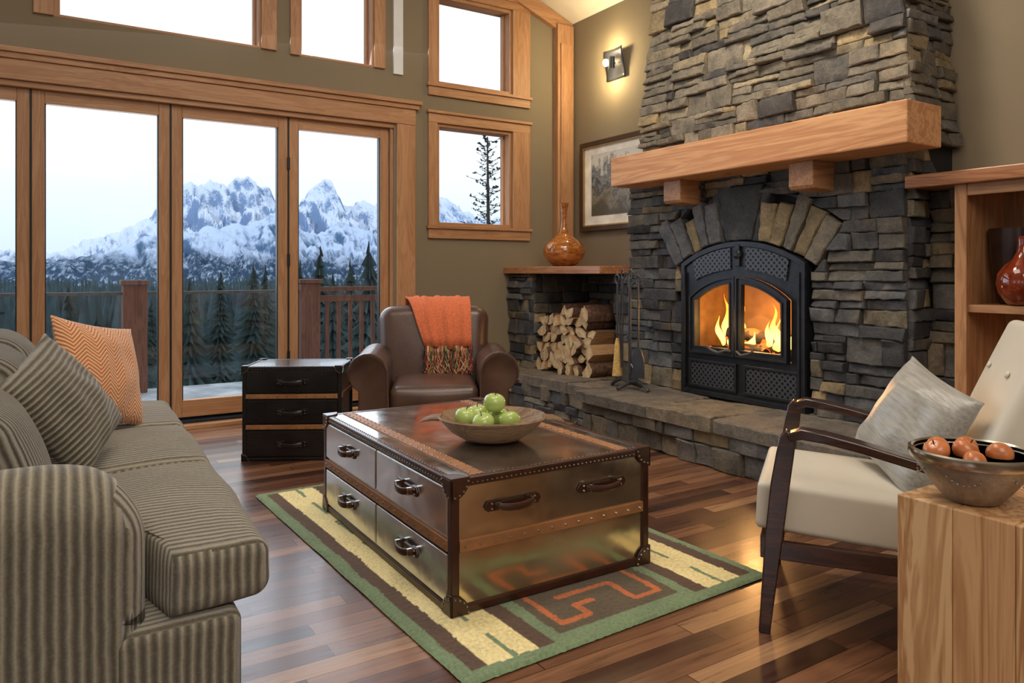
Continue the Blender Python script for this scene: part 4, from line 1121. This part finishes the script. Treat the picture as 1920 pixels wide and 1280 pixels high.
# ---------------------------------------------------------------- exterior
m = MT('snowy_deck'); v = m.coord(); sp = m.n('ShaderNodeTexBrick', i_Vector=v, i_Scale=3.0)
m.P(Base_Color=m.ramp(m.noise(v, 3, 5), [(.35, C('#7c8794')), (.55, C('#a9b4c2')), (.7, C('#d0d9e2'))]), Roughness=.7); m.bump(sp.outputs[1], .5, .02)
b = B().box(-6, 7, YW+.2, 8.55, -.2, -.02); obj(b, 'deck', m.m, None, False, label='snow-dusted outdoor deck floor beyond the glass doors', cat='deck')
RA = empty('deck_railing', (1.5, 8.35, -.02), 0, 'cedar deck railing with glass panels and balusters', 'railing')
def robj(b, name, mats, **k):
    o = obj(b, name, mats, None, **k); o.parent = RA; o.matrix_parent_inverse = Matrix.Translation((-1.5, -8.35, .02)); return o
for x in (-1.6, .74, 2.52, 4.9):
    b = B(); b.box(x-.11, x+.11, 8.28, 8.5, -.02, 1.07); b.box(x-.13, x+.13, 8.26, 8.52, 1.07, 1.12); robj(b, 'post', cedar, smooth=False, bev=.008)
b = B(); b.box(-4, 2.4, 8.36, 8.42, .97, 1.0); robj(b, 'top_rail', ironl, smooth=False)
for (z0, z1, w) in ((.98, 1.03, .06), (.86, .93, .03), (.08, .14, .03)):
    b = B(); b.box(2.63, 4.8, 8.39-w, 8.39+w, z0, z1); robj(b, 'rail', cedar, smooth=False)
for i in range(15):
    x = 2.74+i*.14; b = B().box(x-.02, x+.02, 8.37, 8.41, .14, .86); robj(b, 'baluster', cedar, smooth=False)
for a, c in ((-1.48, .62), (.86, 2.40)):
    b = B().box(a, c, 8.385, 8.395, .08, .97); robj(b, 'glass_panel', dglass, smooth=False)

m = MT('valley_ground'); v = m.coord()
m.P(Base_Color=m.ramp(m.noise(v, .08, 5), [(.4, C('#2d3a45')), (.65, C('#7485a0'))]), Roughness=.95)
b = B(); vs = []; fs = []
ys = [9, 14, 20, 40, 80, 160, 320, 700, 1600]; zs = [-4, -7, -9, -11, -13, -14, -16, -18, -18]
for y, z in zip(ys, zs): vs += [(-.6*y-30, y, z), (1.6*y+30, y, z)]
for i in range(len(ys)-1): fs.append((2*i, 2*i+1, 2*i+3, 2*i+2))
b.add(vs, fs); obj(b, 'ground', m.m, None, kind='structure')

def interp(tab, x):
    if x <= tab[0][0]: return tab[0][1]
    for i in range(len(tab)-1):
        if x <= tab[i+1][0]:
            t = (x-tab[i][0])/(tab[i+1][0]-tab[i][0]); return tab[i][1]*(1-t)+tab[i+1][1]*t
    return tab[-1][1]
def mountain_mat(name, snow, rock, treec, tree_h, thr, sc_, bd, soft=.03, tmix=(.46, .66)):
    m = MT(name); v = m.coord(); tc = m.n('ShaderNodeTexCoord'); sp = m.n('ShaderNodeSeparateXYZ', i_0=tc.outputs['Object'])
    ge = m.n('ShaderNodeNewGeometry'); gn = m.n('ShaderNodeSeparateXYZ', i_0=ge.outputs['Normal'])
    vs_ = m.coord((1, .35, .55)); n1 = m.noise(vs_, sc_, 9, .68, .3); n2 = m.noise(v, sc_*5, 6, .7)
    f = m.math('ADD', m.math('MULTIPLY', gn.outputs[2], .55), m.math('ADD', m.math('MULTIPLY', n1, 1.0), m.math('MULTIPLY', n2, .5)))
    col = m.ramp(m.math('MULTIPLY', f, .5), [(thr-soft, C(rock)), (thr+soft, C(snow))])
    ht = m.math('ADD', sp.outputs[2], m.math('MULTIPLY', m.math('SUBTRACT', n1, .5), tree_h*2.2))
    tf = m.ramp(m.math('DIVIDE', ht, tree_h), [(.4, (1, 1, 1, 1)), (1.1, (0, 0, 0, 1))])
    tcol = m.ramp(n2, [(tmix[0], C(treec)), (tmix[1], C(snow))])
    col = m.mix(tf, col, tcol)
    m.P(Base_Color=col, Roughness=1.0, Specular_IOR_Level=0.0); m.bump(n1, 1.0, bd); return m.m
def sstep(a, c, x):
    t = max(0, min(1, (x-a)/(c-a))); return t*t*(3-2*t)
def mountain(name, D, tab, mat_, amp, label, depth=.35, seed=0, n=(520, 110), xr=(-.2, .85), jag=.004, fr=.05):
    vs = []; fs = []; nx, ny = n; k_ = 1000/D
    for j in range(ny+1):
        v = j/ny
        for i in range(nx+1):
            xq = xr[0]+(xr[1]-xr[0])*i/nx; x = xq*D; y = D*(1-depth+depth*1.35*v)
            vp = min(1, v/.74)
            xm = xq+.012*noise.noise(Vector((xq*18, vp*2.5, seed+3)))*(1-vp)
            h = interp(tab, xm)*D+jag*D*noise.fractal(Vector((xm*90, seed, 2)), .8, 2.1, 4)
            env = .60*vp**1.25+.40*sstep(.72, 1.0, vp) if v <= .74 else 1-(v-.74)/.26*.6
            g1 = noise.ridged_multi_fractal(Vector((x*fr*k_*.55+y*fr*k_*.1, y*fr*k_*.16, seed)), .9, 2.15, 7, 1.0, 2.0)-1.0
            g2 = noise.fractal(Vector((x*.05*k_, y*.05*k_, seed+7)), .7, 2.1, 5)
            am = amp*D*(.25+.75*min(1, h/(D*.08)))
            w = min(1, vp*2.2)*(1-.8*sstep(.8, 1, vp))
            z = -16+(h+16)*env+g1*am*w+g2*am*.35*(.3+w)
            vs.append((x, y, z))
    for j in range(ny):
        for i in range(nx): fs.append((j*(nx+1)+i, j*(nx+1)+i+1, (j+1)*(nx+1)+i+1, (j+1)*(nx+1)+i))
    b = B(); b.add(vs, fs); return obj(b, name, mat_, None, ang=180, label=label, cat='mountain', recalc=False)
mm1 = mountain_mat('mountain_rock_snow_haze', '#c6d5ec', '#748db2', '#4a5e7c', 22, .525, .06, 3.5, .04)  # distance haze is tinted into the snow, rock and tree colours
mm2 = mountain_mat('foothill_forest_snow_haze', '#aec1de', '#4d6888', '#34485f', 16, .52, .045, 1.2, .05, (.50, .72))  # blue haze is part of these base colours too
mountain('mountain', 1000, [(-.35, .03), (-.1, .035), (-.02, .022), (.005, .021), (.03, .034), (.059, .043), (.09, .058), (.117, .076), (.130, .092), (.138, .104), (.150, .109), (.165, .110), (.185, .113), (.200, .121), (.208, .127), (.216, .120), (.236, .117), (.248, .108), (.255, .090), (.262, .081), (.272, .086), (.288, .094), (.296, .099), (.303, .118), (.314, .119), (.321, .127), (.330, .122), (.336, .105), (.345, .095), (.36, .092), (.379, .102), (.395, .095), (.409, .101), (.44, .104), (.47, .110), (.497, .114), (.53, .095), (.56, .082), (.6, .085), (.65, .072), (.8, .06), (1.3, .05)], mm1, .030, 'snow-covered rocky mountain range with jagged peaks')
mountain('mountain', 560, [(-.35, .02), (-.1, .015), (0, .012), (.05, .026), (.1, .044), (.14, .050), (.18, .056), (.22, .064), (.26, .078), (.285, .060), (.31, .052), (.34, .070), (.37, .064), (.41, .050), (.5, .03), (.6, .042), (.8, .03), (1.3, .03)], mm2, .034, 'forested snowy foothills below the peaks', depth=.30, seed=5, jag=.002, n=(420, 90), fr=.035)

pine = simple('conifer_needles', '#2b3c3c', .95, var=.45, scale=2)
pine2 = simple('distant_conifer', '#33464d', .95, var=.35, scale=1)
trunkm = simple('pine_bark', '#3a302a', .95)
def conifer(h, r, layers, seed, seg=12):
    rnd = random.Random(seed); b = B()
    for L in range(layers):
        f = L/(layers-1); z0 = h*(.10+.84*f); rr = r*(1-f)**.85*rnd.uniform(.75, 1.15)+.06; hh = h*.9/layers*1.7
        n = seg*2; cx_, cy_ = rnd.uniform(-.04, .04)*r, rnd.uniform(-.04, .04)*r
        vs = [(0, 0, z0+hh*.75)]
        for i in range(n):
            a = 2*pi*i/n+L*.7; q = rr*(rnd.uniform(.65, 1.25) if i % 2 == 0 else rnd.uniform(.25, .5)); vs.append((cx_+q*cos(a), cy_+q*sin(a), z0-(q*.30)+rnd.uniform(-.08, .08)*hh))
        b.add(vs, [(0, 1+i, 1+(i+1) % n) for i in range(n)])
    return b
def tree_thing(h, r, lay, seed, mat_=pine):
    T_ = empty('conifer_tree', (0, 0, 0), 0, 'dark green conifer tree standing below the deck', 'tree', 'conifers beyond the deck')
    obj(conifer(h, r, lay, seed), 'foliage', mat_, T_, False, recalc=False)
    obj(B().tube([(0, 0, 0), (0, 0, h*.5), (0, 0, h*.98)], [h*.018, h*.012, h*.002], 7), 'tree_trunk', trunkm, T_)
    return T_
protos = [tree_thing(10, 2.1, 24, 1), tree_thing(10, 1.8, 26, 2), tree_thing(10, 2.4, 23, 3)]
used = [False]*3; placed = [(18.1, 31)]
def put(k, x, y, top, h):
    if not used[k]: t = protos[k]; used[k] = True
    else: t = copy_thing(protos[k])
    s = h/10; t.location = (x, y, top-h); t.scale = (s, s, s); t.rotation_euler = (0, 0, random.uniform(0, 6)); placed.append((x, y))
spec = [(.317, 33, .042, 11), (.290, 40, .022, 11), (.335, 26, .006, 8.5), (.388, 20, .052, 8.5), (.42, 34, .025, 11), (.36, 46, .024, 12), (.228, 45, .018, 11), (.243, 54, .016, 11), (.150, 28, -.004, 9), (.187, 62, .004, 11), (.15, 50, -.003, 11), (.09, 40, -.006, 11), (.265, 62, .008, 12), (.02, 45, -.012, 11), (.58, 44, .03, 13)]
for i, (xq, y, zr, h) in enumerate(spec): put(i % 3, xq*y, y, 1.2+zr*y, h)
tries = 0; cnt = 0
while cnt < 62 and tries < 9000:
    tries += 1
    y = random.uniform(17, 66); x = random.uniform(-.12, .60)*y
    if any((x-px)**2+(y-py)**2 < 5.0**2 for px, py in placed): continue
    put(tries % 3, x, y, random.uniform(-2.4, -.2), random.uniform(8, 10)); cnt += 1
b = B(); rnd = random.Random(4)
for i in range(1700):
    y = rnd.uniform(74, 330); x = rnd.uniform(-.15, .85)*y; top = rnd.uniform(-3.5, .0)-y*.006; h = rnd.uniform(9, 13); r = rnd.uniform(1.5, 2.3)
    for q in range(3):
        z0 = top-h+h*.28*q+1; vs = [(x, y, z0+h*.5)]+[(x+r*(1-q*.27)*cos(a*1.05+i), y+r*(1-q*.27)*sin(a*1.05+i), z0) for a in range(6)]
        b.add(vs, [(0, 1+k, 1+(k+1) % 6) for k in range(6)])
obj(b, 'conifer_forest', pine2, None, False, label='dense dark conifer forest filling the valley', cat='forest', kind='stuff', recalc=False)
PT = empty('sparse_pine_tree', (18.1, 31, -7.7), 0, 'tall sparse pine with thin bare branches', 'tree')
b = B(); b.tube([(0, 0, 0), (.1, 0, 8), (0, 0, 15.5)], [.22, .14, .03], 8)
rnd = random.Random(11)
nb = B()
for i in range(130):
    z = 6.5+9*i/130; a = rnd.uniform(0, 6.28); L = (2.3*(1-(z-6.5)/10)+.3)*rnd.uniform(.4, 1.15)
    p0 = Vector((.05, 0, z)); p1 = p0+Vector((cos(a)*L*.5, sin(a)*L*.5, -.05)); p2 = p0+Vector((cos(a)*L, sin(a)*L, .12))
    b.tube([p0, p1, p2], [.02, .014, .006], 4)
    for q in range(8):
        c = p1.lerp(p2, rnd.uniform(-.5, 1.05)); s = rnd.uniform(.07, .17)
        d = Vector((rnd.uniform(-1, 1), rnd.uniform(-1, 1), rnd.uniform(-.2, 1)))*s; e = Vector((rnd.uniform(-1, 1), rnd.uniform(-1, 1), rnd.uniform(-.6, .6)))*s
        nb.add([c-d*.4, c+e, c+d, c-e*.3+d*.6], [(0, 1, 2, 3)])
obj(b, 'tree_trunk', trunkm, PT); obj(nb, 'foliage', pine, PT, False, recalc=False)

# ---------------------------------------------------------------- world & lights
w = bpy.data.worlds.new('world'); sc.world = w; w.use_nodes = True; nt = w.node_tree; bg = nt.nodes['Background']
tc = nt.nodes.new('ShaderNodeTexCoord'); sx = nt.nodes.new('ShaderNodeSeparateXYZ'); cr = nt.nodes.new('ShaderNodeValToRGB')
nt.links.new(tc.outputs['Generated'], sx.inputs[0]); nt.links.new(sx.outputs[2], cr.inputs[0]); nt.links.new(cr.outputs[0], bg.inputs[0])
e = cr.color_ramp.elements; e[0].position = 0; e[0].color = (.55, .68, .82, 1); e[1].position = .22; e[1].color = (.90, .96, 1, 1)
q = cr.color_ramp.elements.new(.10); q.color = (.70, .81, .91, 1)
bg.inputs[1].default_value = 1.38
def area(name, loc, tgt, size, energy, col, sy=None):
    l = bpy.data.lights.new(name, 'AREA'); l.energy = energy; l.size = size; l.color = col
    if sy: l.shape = 'RECTANGLE'; l.size_y = sy
    o = bpy.data.objects.new(name, l); COL.objects.link(o); o.location = loc
    o.rotation_euler = (Vector(tgt)-Vector(loc)).to_track_quat('-Z', 'Y').to_euler(); return o
def point(name, loc, energy, col, r=.05):
    l = bpy.data.lights.new(name, 'POINT'); l.energy = energy; l.color = col; l.shadow_soft_size = r
    o = bpy.data.objects.new(name, l); COL.objects.link(o); o.location = loc; return o
area('ceiling_lamp', (1.2, 2.6, 4.7), (1.6, 2.8, 0), 2.0, 66, (1, .89, .77))
area('rear_fill_light', (.3, -1.2, 3.9), (2.2, 3.2, .6), 2.6, 88, (1, .90, .78))  # added fill from behind the camera, no visible fixture
area('chimney_wash_fill', (2.7, 2.9, 3.95), (4.1, 3.4, 1.8), .5, 42, (1, .87, .72))  # unseen light added to wash the chimney stone
area('dusk_window_light', (1.0, 6.5, 2.2), (1.2, 2.0, 0), 4.0, 85, (.76, .86, 1), 2.4)
point('sconce_lamp', (XW-.16, 5.37, 3.30), 11, (1, .78, .42), .03)
point('sconce_lamp_low', (XW-.16, 5.37, 3.02), 11, (1, .78, .42), .03)
point('fire_light', (4.14, YC, .86), 15, (1, .5, .16), .08)
point('fire_glow', (3.75, YC, .8), 2.0, (1, .55, .2), .1)
l = bpy.data.lights.new('shading_sun', 'SUN'); l.energy = .9; l.angle = radians(12); l.color = (.92, .95, 1)  # weak sun added to give the mountains shading under an overcast sky
o = bpy.data.objects.new('shading_sun', l); COL.objects.link(o); o.rotation_euler = Vector((.75, .45, -.42)).to_track_quat('-Z', 'Y').to_euler()
